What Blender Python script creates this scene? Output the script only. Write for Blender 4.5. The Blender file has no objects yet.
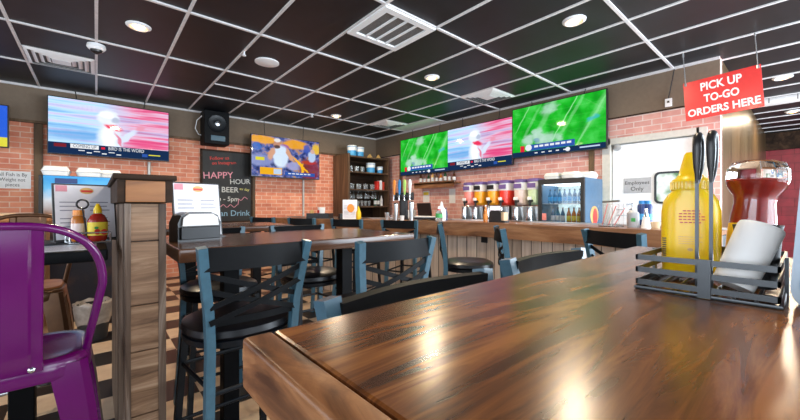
import bpy, bmesh, math, random
from mathutils import Vector, Matrix
random.seed(7)
PI = math.pi
C = bpy.context.scene.collection
sc = bpy.context.scene
HC, CEIL = 1.22, 2.91                      # camera and ceiling heights (m)

# ------------------------------------------------------------------ materials
def newmat(name):
    m = bpy.data.materials.new(name); m.use_nodes = True
    nt = m.node_tree; p = nt.nodes['Principled BSDF']
    return m, nt, p
def N(nt, t, **kw):
    n = nt.nodes.new(t)
    for k, v in kw.items(): setattr(n, k, v)
    return n
def rgba(c): return (c[0], c[1], c[2], 1)
def plain(name, col, rough=0.5, metal=0.0, coat=0.0, noise=0.08, scale=25, bump=0.0, spec=0.5):
    m, nt, p = newmat(name)
    tc = N(nt, 'ShaderNodeTexCoord'); no = N(nt, 'ShaderNodeTexNoise'); no.inputs['Scale'].default_value = scale
    no.inputs['Detail'].default_value = 4
    nt.links.new(tc.outputs['Object'], no.inputs['Vector'])
    rp = N(nt, 'ShaderNodeValToRGB')
    rp.color_ramp.elements[0].position = 0.3; rp.color_ramp.elements[1].position = 0.7
    rp.color_ramp.elements[0].color = rgba([max(0, c*(1-noise)) for c in col])
    rp.color_ramp.elements[1].color = rgba([min(1, c*(1+noise)) for c in col])
    nt.links.new(no.outputs['Fac'], rp.inputs['Fac']); nt.links.new(rp.outputs['Color'], p.inputs['Base Color'])
    p.inputs['Roughness'].default_value = rough; p.inputs['Metallic'].default_value = metal
    p.inputs['Coat Weight'].default_value = coat; p.inputs['Coat Roughness'].default_value = 0.15
    p.inputs['Specular IOR Level'].default_value = spec
    if bump:
        b = N(nt, 'ShaderNodeBump'); b.inputs['Strength'].default_value = bump; b.inputs['Distance'].default_value = 0.004
        nt.links.new(no.outputs['Fac'], b.inputs['Height']); nt.links.new(b.outputs['Normal'], p.inputs['Normal'])
    return m
def emis(name, col, s=1.0):
    m = bpy.data.materials.new(name); m.use_nodes = True; nt = m.node_tree
    nt.nodes.remove(nt.nodes['Principled BSDF'])
    e = N(nt, 'ShaderNodeEmission'); e.inputs['Color'].default_value = rgba(col); e.inputs['Strength'].default_value = s
    nt.links.new(e.outputs[0], nt.nodes['Material Output'].inputs['Surface'])
    return m
def glass(name, col=(1, 1, 1), rough=0.0, tr=1.0, ior=1.3):
    m, nt, p = newmat(name)
    p.inputs['Base Color'].default_value = rgba(col); p.inputs['Roughness'].default_value = rough
    p.inputs['Transmission Weight'].default_value = tr; p.inputs['IOR'].default_value = ior
    return m
def wood(name, cols, axis=0, scale=6.0, stretch=0.09, rough=0.4, coat=0.0, bump=0.15, rings=0.0, ringscale=4.0, spread=0.20, spec=0.35):
    """grain runs along the chosen local axis"""
    m, nt, p = newmat(name)
    tc = N(nt, 'ShaderNodeTexCoord'); mp = N(nt, 'ShaderNodeMapping')
    s = [1, 1, 1]; s[axis] = stretch; mp.inputs['Scale'].default_value = s
    nt.links.new(tc.outputs['Object'], mp.inputs['Vector'])
    no = N(nt, 'ShaderNodeTexNoise'); no.inputs['Scale'].default_value = scale; no.inputs['Detail'].default_value = 8
    no.inputs['Roughness'].default_value = 0.62; no.inputs['Distortion'].default_value = 1.2
    nt.links.new(mp.outputs[0], no.inputs['Vector'])
    fac = no.outputs['Fac']
    if rings:
        n2 = N(nt, 'ShaderNodeTexNoise'); n2.inputs['Scale'].default_value = ringscale; n2.inputs['Detail'].default_value = 1.5
        n2.inputs['Distortion'].default_value = 0.4
        nt.links.new(mp.outputs[0], n2.inputs['Vector'])
        mu = N(nt, 'ShaderNodeMath', operation='MULTIPLY'); mu.inputs[1].default_value = 120
        nt.links.new(n2.outputs['Fac'], mu.inputs[0])
        si = N(nt, 'ShaderNodeMath', operation='SINE'); nt.links.new(mu.outputs[0], si.inputs[0])
        ma = N(nt, 'ShaderNodeMath', operation='MULTIPLY_ADD'); ma.inputs[1].default_value = rings
        nt.links.new(si.outputs[0], ma.inputs[0]); nt.links.new(no.outputs['Fac'], ma.inputs[2]); fac = ma.outputs[0]
    rp = N(nt, 'ShaderNodeValToRGB'); e = rp.color_ramp.elements
    pos = [0.5-spread, 0.5, 0.5+spread]
    e[0].position = pos[0]; e[0].color = rgba(cols[0]); e[1].position = pos[2]; e[1].color = rgba(cols[2])
    k = e.new(pos[1]); k.color = rgba(cols[1])
    nt.links.new(fac, rp.inputs['Fac']); nt.links.new(rp.outputs['Color'], p.inputs['Base Color'])
    p.inputs['Specular IOR Level'].default_value = spec
    p.inputs['Roughness'].default_value = rough; p.inputs['Coat Weight'].default_value = coat; p.inputs['Coat Roughness'].default_value = 0.16
    b = N(nt, 'ShaderNodeBump'); b.inputs['Strength'].default_value = bump; b.inputs['Distance'].default_value = 0.002
    nt.links.new(no.outputs['Fac'], b.inputs['Height']); nt.links.new(b.outputs['Normal'], p.inputs['Normal'])
    return m
def bricks(name, c1, c2, mortar, axes, bw=0.2, rh=0.075, ms=0.006, offset=0.5, rough=0.85, bump=0.4, grain=0.0):
    m, nt, p = newmat(name)
    tc = N(nt, 'ShaderNodeTexCoord'); se = N(nt, 'ShaderNodeSeparateXYZ'); co = N(nt, 'ShaderNodeCombineXYZ')
    nt.links.new(tc.outputs['Object'], se.inputs[0])
    nt.links.new(se.outputs[axes[0]], co.inputs[0]); nt.links.new(se.outputs[axes[1]], co.inputs[1])
    br = N(nt, 'ShaderNodeTexBrick'); br.offset = offset
    for k, v in (('Color1', c1), ('Color2', c2), ('Mortar', mortar)): br.inputs[k].default_value = rgba(v)
    br.inputs['Scale'].default_value = 1; br.inputs['Mortar Size'].default_value = ms; br.inputs['Brick Width'].default_value = bw
    br.inputs['Row Height'].default_value = rh; br.inputs['Bias'].default_value = -0.1
    nt.links.new(co.outputs[0], br.inputs['Vector'])
    no = N(nt, 'ShaderNodeTexNoise'); no.inputs['Detail'].default_value = 6
    if grain:
        mp = N(nt, 'ShaderNodeMapping'); s = [1, 1, 1]; s['XYZ'.index(axes[1]) if isinstance(axes[1], str) else axes[1]] = grain
        mp.inputs['Scale'].default_value = s; nt.links.new(tc.outputs['Object'], mp.inputs[0]); nt.links.new(mp.outputs[0], no.inputs['Vector'])
        no.inputs['Scale'].default_value = 30
    else:
        nt.links.new(tc.outputs['Object'], no.inputs['Vector']); no.inputs['Scale'].default_value = 6
    mx = N(nt, 'ShaderNodeMixRGB', blend_type='OVERLAY'); mx.inputs['Fac'].default_value = 0.55
    nt.links.new(br.outputs['Color'], mx.inputs[1]); nt.links.new(no.outputs['Fac'], mx.inputs[2])
    nt.links.new(mx.outputs[0], p.inputs['Base Color']); p.inputs['Roughness'].default_value = rough
    iv = N(nt, 'ShaderNodeMath', operation='SUBTRACT'); iv.inputs[0].default_value = 1
    nt.links.new(br.outputs['Fac'], iv.inputs[1])
    b = N(nt, 'ShaderNodeBump'); b.inputs['Strength'].default_value = bump; b.inputs['Distance'].default_value = 0.006
    nt.links.new(iv.outputs[0], b.inputs['Height']); nt.links.new(b.outputs['Normal'], p.inputs['Normal'])
    return m

M = {}
M['brick_l'] = bricks('brick_left', (0.78, 0.30, 0.18), (0.62, 0.20, 0.12), (0.78, 0.52, 0.40), ('X', 'Z'))
M['brick_r'] = bricks('brick_right_daylight_pink', (0.76, 0.40, 0.34), (0.64, 0.30, 0.26), (0.76, 0.60, 0.55), ('Y', 'Z'))  # daylight wash put into the colour: pinker and paler than the left brick
M['brick_red'] = bricks('brick_painted_red', (0.26, 0.012, 0.024), (0.20, 0.009, 0.018), (0.15, 0.006, 0.012), ('Y', 'Z'), bw=0.4, rh=0.2, rough=0.5)
M['taupe'] = plain('taupe_paint', (0.20, 0.145, 0.10), 0.75, noise=0.05)
M['laminate'] = wood('brown_laminate', [(0.055, 0.032, 0.014), (0.095, 0.058, 0.028), (0.14, 0.09, 0.045)], 2, 3, 0.1, rough=0.3, spec=0.3)
M['ceil'] = plain('black_ceiling_tile', (0.006, 0.007, 0.0105), 0.5, noise=0.35, scale=5, bump=0.1)
M['grid'] = plain('grid_white', (0.72, 0.70, 0.70), 0.45)
M['white'] = plain('white_paint', (0.90, 0.91, 0.92), 0.45, noise=0.02)
M['offwhite'] = plain('offwhite_trim', (0.62, 0.60, 0.54), 0.5, noise=0.05)
M['foam'] = plain('white_foam', (0.85, 0.84, 0.82), 0.6, noise=0.02)
M['paper'] = plain('white_paper', (0.80, 0.80, 0.80), 0.7, noise=0.03)
M['menu'] = plain('menu_paper', (0.76, 0.74, 0.80), 0.35, noise=0.05)
M['menu_ink'] = plain('menu_ink', (0.20, 0.20, 0.26), 0.5)
M['kraft'] = plain('kraft_paper', (0.70, 0.50, 0.30), 0.7)
M['black'] = plain('black_plastic', (0.012, 0.012, 0.014), 0.35)
M['blackm'] = plain('black_matte', (0.02, 0.02, 0.022), 0.6)
M['stool'] = plain('black_stool_steel', (0.004, 0.006, 0.009), 0.34, noise=0.15, scale=40, spec=0.3)
M['post'] = plain('post_steel_painted_window_blue', (0.045, 0.11, 0.155), 0.30, noise=0.12, scale=40, spec=0.5)  # blue of the window light painted into the base colour of black steel
M['rail'] = plain('black_rail', (0.003, 0.0033, 0.0042), 0.5, noise=0.15, scale=40, spec=0.12)
M['vinyl'] = plain('black_vinyl', (0.006, 0.0055, 0.007), 0.33, noise=0.1, scale=60, bump=0.05, spec=0.3)
M['wire'] = plain('caddy_steel', (0.05, 0.055, 0.06), 0.3, metal=0.7)
M['chrome'] = plain('chrome', (0.62, 0.64, 0.66), 0.16, metal=1.0)
M['steel'] = plain('brushed_steel', (0.55, 0.55, 0.55), 0.3, metal=1.0)
M['blue_steel'] = plain('blue_grey_steel', (0.16, 0.19, 0.22), 0.35, metal=0.8)
M['glassware'] = glass('pale_glassware', (0.88, 0.92, 0.95), 0.05, 0.82, 1.4)
M['grille'] = plain('grille_grey', (0.16, 0.16, 0.16), 0.6, scale=150, noise=0.5)
M['table'] = wood('table_walnut', [(0.040, 0.012, 0.004), (0.145, 0.047, 0.011), (0.29, 0.108, 0.025)], 0, 42, 0.09, rough=0.24, coat=0.0, bump=0.03, rings=0.11, ringscale=3.0, spread=0.21, spec=0.38)
M['table_edge'] = wood('table_edge_walnut', [(0.07, 0.026, 0.010), (0.22, 0.09, 0.035), (0.40, 0.19, 0.08)], 1, 22, 0.3, rough=0.36, coat=0.0, bump=0.2, spread=0.16)
M['table_dark'] = wood('table_dark', [(0.022, 0.010, 0.006), (0.075, 0.030, 0.014), (0.16, 0.07, 0.03)], 0, 7, 0.1, rough=0.2, coat=0.0, bump=0.05, spec=0.4)
M['bar_wood'] = wood('bar_timber', [(0.085, 0.034, 0.014), (0.26, 0.11, 0.045), (0.44, 0.22, 0.10)], 1, 6, 0.1, rough=0.35, coat=0.25, bump=0.2)
M['bar_plank'] = bricks('bar_weathered_planks', (0.58, 0.45, 0.36), (0.34, 0.24, 0.17), (0.04, 0.03, 0.02), ('Y', 'Z'), bw=0.11, rh=3.0, ms=0.004, offset=0.0, bump=0.5, grain=0.06)
M['shelf_wood'] = wood('shelf_timber', [(0.045, 0.024, 0.014), (0.10, 0.055, 0.03), (0.18, 0.105, 0.06)], 2, 7, 0.1, rough=0.55)
M['grey_wood'] = wood('weathered_grey_wood', [(0.025, 0.014, 0.009), (0.12, 0.075, 0.05), (0.42, 0.34, 0.28)], 2, 20, 0.05, rough=0.55, bump=0.3)
M['plank'] = wood('divider_plank', [(0.08, 0.04, 0.02), (0.24, 0.135, 0.075), (0.42, 0.28, 0.18)], 0, 20, 0.08, rough=0.5, bump=0.3)
M['cap_wood'] = wood('divider_cap_panel', [(0.13, 0.045, 0.012), (0.28, 0.11, 0.032), (0.40, 0.18, 0.06)], 0, 9, 0.1, rough=0.4, bump=0.15)
M['dark_wood'] = wood('dark_stained_wood', [(0.012, 0.006, 0.003), (0.034, 0.017, 0.009), (0.08, 0.042, 0.022)], 0, 8, 0.1, rough=0.6, spec=0.15)
M['batten'] = wood('wall_batten', [(0.06, 0.035, 0.018), (0.12, 0.07, 0.035), (0.2, 0.12, 0.06)], 2, 8, 0.1, rough=0.6)
M['purple'] = plain('purple_enamel', (0.095, 0.001, 0.085), 0.2, coat=0.2, noise=0.06, scale=10)
M['copper'] = plain('brown_enamel', (0.16, 0.075, 0.035), 0.3, metal=0.5, noise=0.12)
M['orange_wood'] = wood('orange_wood', [(0.28, 0.09, 0.03), (0.42, 0.16, 0.05), (0.55, 0.24, 0.09)], 0, 9, 0.1, rough=0.4)
M['mustard'] = plain('mustard_yellow', (0.95, 0.60, 0.006), 0.32, coat=0.2, noise=0.02)
_p = M['mustard'].node_tree.nodes['Principled BSDF']; _p.inputs['Subsurface Weight'].default_value = 0.35; _p.inputs['Subsurface Radius'].default_value = (0.03, 0.02, 0.004); _p.inputs['Subsurface Scale'].default_value = 1.0
M['mustard_label'] = plain('mustard_label', (0.90, 0.58, 0.02), 0.4, noise=0.02)
M['red_ink'] = plain('red_ink', (0.62, 0.05, 0.02), 0.5)
M['black_ink'] = plain('black_ink', (0.02, 0.02, 0.02), 0.5)
M['ketchup'] = plain('ketchup_red', (0.36, 0.018, 0.008), 0.25, coat=0.4, noise=0.1, scale=18)
M['clear'] = glass('clear_plastic', (1, 0.97, 0.96), 0.05, 1.0, 1.35)
M['glass'] = glass('drinking_glass', (0.95, 0.98, 1), 0.02, 1.0, 1.4)
M['sign_red'] = plain('sign_red', (0.78, 0.045, 0.04), 0.25, coat=0.3, noise=0.03)
M['sign_white'] = plain('sign_white', (0.88, 0.86, 0.86), 0.4, noise=0.01)
M['grey_paper'] = plain('grey_paper', (0.45, 0.46, 0.48), 0.6)
M['chalk'] = plain('chalkboard_black', (0.018, 0.018, 0.018), 0.65, noise=0.4, scale=4)
M['chalk_white'] = plain('chalk_white', (0.62, 0.62, 0.58), 0.9)
M['chalk_pink'] = plain('chalk_pink', (0.72, 0.30, 0.36), 0.9)
M['chalk_red'] = plain('chalk_red', (0.55, 0.06, 0.05), 0.9)
M['chalk_blue'] = plain('chalk_blue', (0.25, 0.42, 0.55), 0.9)
M['chalk_yellow'] = plain('chalk_yellow', (0.6, 0.55, 0.18), 0.9)
M['blue'] = plain('bright_blue', (0.02, 0.22, 0.55), 0.4)
M['sky_blue'] = plain('sky_blue_label', (0.06, 0.36, 0.70), 0.4, noise=0.15, scale=14)
M['navy'] = plain('navy_plastic', (0.015, 0.04, 0.16), 0.35)
M['steel_blue'] = plain('steel_blue_panel', (0.06, 0.14, 0.24), 0.35)
M['green'] = plain('label_green', (0.06, 0.40, 0.10), 0.4)
M['lime'] = plain('lime_green', (0.40, 0.70, 0.15), 0.35)
M['orange'] = plain('orange_plastic', (0.85, 0.28, 0.03), 0.35)
M['amber'] = plain('amber_sauce', (0.55, 0.17, 0.02), 0.25, coat=0.4)
M['red'] = plain('red_plastic', (0.65, 0.03, 0.02), 0.35)
M['yellow'] = plain('yellow_label', (0.9, 0.68, 0.05), 0.4)
M['gold'] = plain('gold_print', (0.7, 0.42, 0.14), 0.4)
M['pink_slush'] = plain('pink_slush', (0.85, 0.28, 0.25), 0.3, coat=0.5, noise=0.15)
M['orange_slush'] = plain('orange_slush', (0.90, 0.42, 0.02), 0.3, coat=0.5, noise=0.1)
M['red_slush'] = plain('red_slush', (0.85, 0.05, 0.03), 0.3, coat=0.5, noise=0.1)
M['pale_slush'] = plain('pale_slush', (0.80, 0.62, 0.58), 0.3, coat=0.5, noise=0.1)
M['green_slush'] = plain('pale_green_slush', (0.62, 0.80, 0.52), 0.3, coat=0.5, noise=0.1)
M['lid_purple'] = plain('purple_lid', (0.16, 0.10, 0.30), 0.4)
M['brown_glass'] = plain('brown_bottle', (0.10, 0.035, 0.01), 0.12, coat=0.5)
M['green_glass'] = plain('green_bottle', (0.03, 0.09, 0.04), 0.12, coat=0.5)
M['bag'] = plain('clear_bin_liner', (0.36, 0.31, 0.27), 0.35, noise=0.25, scale=20, bump=0.3)
M['pole'] = plain('grey_conduit', (0.55, 0.53, 0.50), 0.4, metal=0.3)
M['lamp_on'] = emis('lamp_on', (1.0, 0.50, 0.18), 12.0)
M['fridge_lit'] = emis('fridge_lit', (0.70, 0.92, 0.96), 0.85)
M['blue_bottle'] = plain('blue_bottle', (0.05, 0.16, 0.30), 0.2, coat=0.5)

# checker floor
def checker():
    m, nt, p = newmat('checker_tile_floor')
    tc = N(nt, 'ShaderNodeTexCoord'); mp = N(nt, 'ShaderNodeMapping'); s = 1/0.305
    mp.inputs['Scale'].default_value = (s, s, s); mp.inputs['Location'].default_value = (0.095*s, -3.525*s, 0.5)
    nt.links.new(tc.outputs['Object'], mp.inputs[0])
    ck = N(nt, 'ShaderNodeTexChecker'); ck.inputs['Scale'].default_value = 1
    ck.inputs['Color1'].default_value = (0.60, 0.44, 0.30, 1); ck.inputs['Color2'].default_value = (0.008, 0.0065, 0.006, 1)
    nt.links.new(mp.outputs[0], ck.inputs['Vector'])
    no = N(nt, 'ShaderNodeTexNoise'); no.inputs['Scale'].default_value = 9; no.inputs['Detail'].default_value = 5
    nt.links.new(tc.outputs['Object'], no.inputs['Vector'])
    mx = N(nt, 'ShaderNodeMixRGB', blend_type='OVERLAY'); mx.inputs['Fac'].default_value = 0.4
    nt.links.new(ck.outputs['Color'], mx.inputs[1]); nt.links.new(no.outputs['Fac'], mx.inputs[2])
    nt.links.new(mx.outputs[0], p.inputs['Base Color']); p.inputs['Roughness'].default_value = 0.35
    return m
M['floor'] = checker()

# ------------------------------------------------------------------ mesh helper
class B:
    def __init__(s): s.bm = bmesh.new()
    def box(s, x0, x1, y0, y1, z0, z1, bev=0.0, seg=2, mat=None):
        r = bmesh.ops.create_cube(s.bm, size=1.0); vs = r['verts']
        for v in vs:
            v.co = Vector(((x0+x1)/2+v.co.x*(x1-x0), (y0+y1)/2+v.co.y*(y1-y0), (z0+z1)/2+v.co.z*(z1-z0)))
        if bev:
            es = list({e for v in vs for e in v.link_edges})
            r = bmesh.ops.bevel(s.bm, geom=es, offset=bev, segments=seg, profile=0.5, affect='EDGES'); vs = list({v for f in r['faces'] for v in f.verts} | {v for v in vs if v.is_valid})
        if mat is not None:
            for v in vs: v.co = mat @ v.co
        return s
    def loft(s, rings, cap=True, closed=True):
        rr = [[s.bm.verts.new(p) for p in ring] for ring in rings]
        n = len(rr[0])
        for a, b in zip(rr[:-1], rr[1:]):
            for i in range(n if closed else n-1):
                j = (i+1) % n
                s.bm.faces.new((a[i], a[j], b[j], b[i]))
        if cap and closed:
            s.bm.faces.new(rr[0][::-1]); s.bm.faces.new(rr[-1])
        return s
    def lathe(s, prof, seg=20, c=(0, 0, 0), mat=None, cap=True):
        rings = []
        for r, z in prof:
            ring = []
            for i in range(seg):
                a = 2*PI*i/seg; p = Vector((r*math.cos(a), r*math.sin(a), z))
                ring.append((mat @ p if mat is not None else p) + Vector(c))
            rings.append(ring)
        return s.loft(rings, cap)
    def oval(s, prof, seg=24, c=(0, 0, 0), n=2.5, mat=None):
        """prof: (rx, ry, z) superellipse sections"""
        rings = []
        for rx, ry, z in prof:
            ring = []
            for i in range(seg):
                a = 2*PI*i/seg; ca, sa = math.cos(a), math.sin(a)
                p = Vector((rx*math.copysign(abs(ca)**(2/n), ca), ry*math.copysign(abs(sa)**(2/n), sa), z))
                ring.append((mat @ p if mat is not None else p) + Vector(c))
            rings.append(ring)
        return s.loft(rings)
    def cyl(s, p0, p1, r0, r1=None, seg=14):
        p0, p1 = Vector(p0), Vector(p1); r1 = r0 if r1 is None else r1
        return s.sweep([p0, p1], [r0, r1], seg)
    def sweep(s, pts, rad, seg=10, closed=False):
        pts = [Vector(p) for p in pts]
        if not isinstance(rad, (list, tuple)): rad = [rad]*len(pts)
        rings = []; nrm = None; n = len(pts)
        for i, p in enumerate(pts):
            a = pts[(i-1) % n] if (closed or i > 0) else p
            b = pts[(i+1) % n] if (closed or i < n-1) else p
            t = (b-a).normalized()
            if nrm is None:
                up = Vector((0, 0, 1)) if abs(t.z) < 0.9 else Vector((1, 0, 0))
                nrm = (up - t*up.dot(t)).normalized()
            else:
                nrm = (nrm - t*nrm.dot(t)).normalized()
            bn = t.cross(nrm)
            rings.append([p + (nrm*math.cos(2*PI*k/seg)+bn*math.sin(2*PI*k/seg))*rad[i] for k in range(seg)])
        if closed: rings.append(rings[0]); 
        if closed:
            rr = [[s.bm.verts.new(p) for p in r] for r in rings[:-1]]
            for i in range(len(rr)):
                a, b = rr[i], rr[(i+1) % len(rr)]
                for k in range(seg): s.bm.faces.new((a[k], a[(k+1) % seg], b[(k+1) % seg], b[k]))
            return s
        return s.loft(rings)
    def bar(s, pts, w, h, side=(1, 0, 0)):
        """rectangular section swept along pts; w along `side`, h across"""
        pts = [Vector(p) for p in pts]; side = Vector(side); rings = []; n = len(pts)
        for i, p in enumerate(pts):
            t = (pts[min(i+1, n-1)]-pts[max(i-1, 0)]).normalized()
            sd = (side - t*side.dot(t)).normalized(); o = t.cross(sd)
            rings.append([p+sd*w/2+o*h/2, p-sd*w/2+o*h/2, p-sd*w/2-o*h/2, p+sd*w/2-o*h/2])
        return s.loft(rings)
    def prism(s, poly, z0, z1, mat=None):
        f = lambda x, y, z: (mat @ Vector((x, y, z))) if mat is not None else Vector((x, y, z))
        return s.loft([[f(x, y, z0) for x, y in poly], [f(x, y, z1) for x, y in poly]])
    def build(s, name, mat, parent=None, angle=35, loc=None):
        bmesh.ops.recalc_face_normals(s.bm, faces=s.bm.faces[:])
        hard = []
        s.bm.edges.index_update()
        for e in s.bm.edges:                       # keep large flats flat beside narrow rounded edges
            if len(e.link_faces) == 2:
                a0, a1 = (f.calc_area() for f in e.link_faces)
                if max(a0, a1) > 12*min(a0, a1) and e.calc_face_angle(0) > 0.08: hard.append(e.index)
        me = bpy.data.meshes.new(name); s.bm.to_mesh(me); s.bm.free()
        me.polygons.foreach_set('use_smooth', [True]*len(me.polygons)); me.set_sharp_from_angle(angle=math.radians(angle))
        for i in hard: me.edges[i].use_edge_sharp = True
        me.materials.append(M[mat] if isinstance(mat, str) else mat)
        o = bpy.data.objects.new(name, me); C.objects.link(o)
        if parent is not None: o.parent = parent
        if loc: o.location = loc
        return o
def rrect(w, h, r, n=5):
    pts = []
    for cx, cy, a0 in ((w/2-r, h/2-r, 0), (-w/2+r, h/2-r, 90), (-w/2+r, -h/2+r, 180), (w/2-r, -h/2+r, 270)):
        for k in range(n+1):
            a = math.radians(a0+90*k/n); pts.append((cx+r*math.cos(a), cy+r*math.sin(a)))
    return pts
XZ = Matrix(((1, 0, 0, 0), (0, 0, -1, 0), (0, 1, 0, 0), (0, 0, 0, 1)))   # (x,y,z)->(x,-z,y): front faces -Y
def tag(o, label, cat, group=None, kind=None):
    o['label'] = label
    if cat: o['category'] = cat
    if group: o['group'] = group
    if kind: o['kind'] = kind
    return o
def thing(name, label, cat, loc=(0, 0, 0), rz=0.0, group=None):
    o = bpy.data.objects.new(name, None); C.objects.link(o); o.empty_display_size = 0.1
    o.location = loc; o.rotation_euler = (0, 0, rz)
    return tag(o, label, cat, group)
def dup(root, loc, rz=0.0, label=None, group=None):
    r = root.copy(); C.objects.link(r); r.location = loc; r.rotation_euler = (0, 0, rz)
    if label: r['label'] = label
    if group: r['group'] = group
    for ch in list(root.children):
        c = ch.copy(); C.objects.link(c); c.parent = r
        for g in list(ch.children):
            d = g.copy(); C.objects.link(d); d.parent = c
    return r
def struct(o): o['kind'] = 'structure'; return o
def text(s, size, mat, parent, loc, rot=(PI/2, 0, 0), name='lettering', align='CENTER', ext=0.0006, bold=0.0, sx=1.0, fit=None):
    cu = bpy.data.curves.new('t', 'FONT'); cu.body = s; cu.size = size; cu.align_x = align; cu.align_y = 'CENTER'
    cu.extrude = ext; cu.offset = bold; cu.resolution_u = 3; cu.space_line = 0.95
    t = bpy.data.objects.new('t', cu); C.objects.link(t)
    me = bpy.data.meshes.new_from_object(t.evaluated_get(bpy.context.evaluated_depsgraph_get()))
    bpy.data.objects.remove(t); bpy.data.curves.remove(cu); me.name = name
    me.materials.clear(); me.materials.append(M[mat] if isinstance(mat, str) else mat)
    if fit: xs_ = [v.co.x for v in me.vertices]; sx = fit/(max(xs_)-min(xs_))
    for v in me.vertices: v.co.x *= sx
    o = bpy.data.objects.new(name, me); C.objects.link(o); o.parent = parent; o.location = loc; o.rotation_euler = rot
    return o
FX = 352.0; FWD = Vector((0.653, 0.757)); RT = Vector((0.757, -0.653))

# ------------------------------------------------------------------ the room
X0, Y0 = 5.36, 7.13          # right wall plane, left wall plane
XL, YB, XF, YE = -3.2, -2.4, 12.0, 0.65
b = B(); b.box(XL, XF, YB, Y0, -0.05, 0.0); struct(b.build('floor', 'floor'))
b = B(); b.box(XL, XF, YB, Y0, CEIL, CEIL+0.05); struct(b.build('ceiling', 'ceil'))
b = B(); b.box(XL, X0, Y0, Y0+0.12, 0, CEIL); struct(b.build('wall_left', 'brick_l'))
DY0, DY1, DZ = 0.83, 1.80, 2.08
b = B(); b.box(X0, X0+0.12, DY1, Y0+0.12, 0, CEIL); b.box(X0, X0+0.12, YE, DY0, 0, CEIL); b.box(X0, X0+0.12, DY0, DY1, DZ, CEIL)
struct(b.build('wall_right', 'brick_r'))
b = B(); b.box(X0+0.12, XF, YE, YE+0.10, 0, CEIL); struct(b.build('wall_passage', 'laminate'))
b = B(); b.box(XF, XF+0.1, YB, YE+0.1, 0, CEIL); struct(b.build('wall_far', 'brick_red'))
b = B(); b.box(XF-0.12, XF, YB, YE, 2.52, CEIL); struct(b.build('trim_1', 'dark_wood'))
b = B(); b.box(XL-0.1, XL, YB, Y0, 0, 0.75); b.box(XL-0.1, XL, YB, Y0, 2.5, CEIL)
for a, c in ((YB, -1.9), (1.4, 2.4), (5.7, Y0)): b.box(XL-0.1, XL, a, c, 0.75, 2.5)
struct(b.build('wall_side', 'taupe'))
b = B(); b.box(XL, XF, YB-0.1, YB, 0, 0.6); b.box(XL, XF, YB-0.1, YB, 2.6, CEIL)
WB = [(-2.6, -0.4), (0.2, 2.6), (3.2, 5.6), (6.2, 9.0)]
xs = [XL]+[v for w in WB for v in w]+[XF]
for i in range(0, len(xs), 2): b.box(xs[i], xs[i+1], YB-0.1, YB, 0.6, 2.6)
struct(b.build('wall_back', 'taupe'))
def window(name, box, axis):
    (a0, a1, z0, z1) = box; f = B()
    for (p, q, r, s) in ((a0, a1, z0, z0+0.06), (a0, a1, z1-0.06, z1), (a0, a0+0.06, z0, z1), (a1-0.06, a1, z0, z1), ((a0+a1)/2-0.03, (a0+a1)/2+0.03, z0, z1)):
        f.box(p, q, YB-0.09, YB-0.03, r, s) if axis == 'x' else f.box(XL-0.09, XL-0.03, p, q, r, s)
    w = struct(f.build(name, 'blackm')); g = B()
    g.box(a0+0.05, a1-0.05, YB-0.065, YB-0.06, z0+0.05, z1-0.05) if axis == 'x' else g.box(XL-0.065, XL-0.06, a0+0.05, a1-0.05, z0+0.05, z1-0.05)
    g.build('pane', 'glass', w)
for i, (a, c) in enumerate(WB): window('window_%d' % (i+1), (a, c, 0.6, 2.6), 'x')
for i, (a, c) in enumerate(((-1.9, 1.4), (2.4, 5.7))): window('window_%d' % (i+5), (a, c, 0.75, 2.5), 'y')
# painted bands above the brick, thin wood trim beneath them
ZB = HC+1.2
b = B(); b.box(XL, X0-0.03, Y0-0.03, Y0, ZB, CEIL); struct(b.build('trim_2', 'taupe'))
b = B(); b.box(X0-0.03, X0, YE, Y0, ZB, CEIL); struct(b.build('trim_3', 'taupe'))
b = B(); b.box(XL, X0-0.04, Y0-0.045, Y0, ZB-0.035, ZB); struct(b.build('trim_4', 'batten'))
b = B(); b.box(X0-0.036, X0, YE, Y0-0.05, ZB-0.012, ZB); struct(b.build('trim_5', 'dark_wood'))
b = B(); b.box(XL, X0, Y0-0.05, Y0-0.03, CEIL-0.03, CEIL); struct(b.build('trim_6', 'grid'))
b = B(); b.box(X0-0.05, X0-0.03, YE, Y0-0.05, CEIL-0.03, CEIL); struct(b.build('trim_7', 'grid'))
for i, x in enumerate((-0.62, 2.32)):
    b = B(); b.box(x-0.045, x+0.045, Y0-0.03, Y0, 0.0, ZB-0.04); struct(b.build('trim_%d' % (8+i), 'batten'))
b = B(); b.box(X0-0.03, X0, 1.98, 2.05, 0.95, ZB-0.015); struct(b.build('trim_10', 'batten'))
b = B(); b.box(X0-0.03, X0, 6.12, 6.2, 0.95, ZB-0.015); struct(b.build('trim_11', 'batten'))
# ceiling grid: T-bars every 0.61 m / 1.22 m
b = B()
k = -5
while True:
    x = 0.608*k
    if x > XF: break
    if x > XL+0.02: b.box(x-0.012, x+0.012, YB, Y0-0.05 if x < X0-0.06 else YE, CEIL-0.012, CEIL)
    k += 1
for k in range(-2, 5):
    y = 1.078+1.217*k
    if YB < y < Y0: b.box(XL, X0-0.05 if y > YE else XF, y-0.013, y+0.013, CEIL-0.014, CEIL)
b.box(0.608*2, 0.608*3, 5.33, 5.35, CEIL-0.012, CEIL)
struct(b.build('trim_12', 'grid'))
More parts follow.
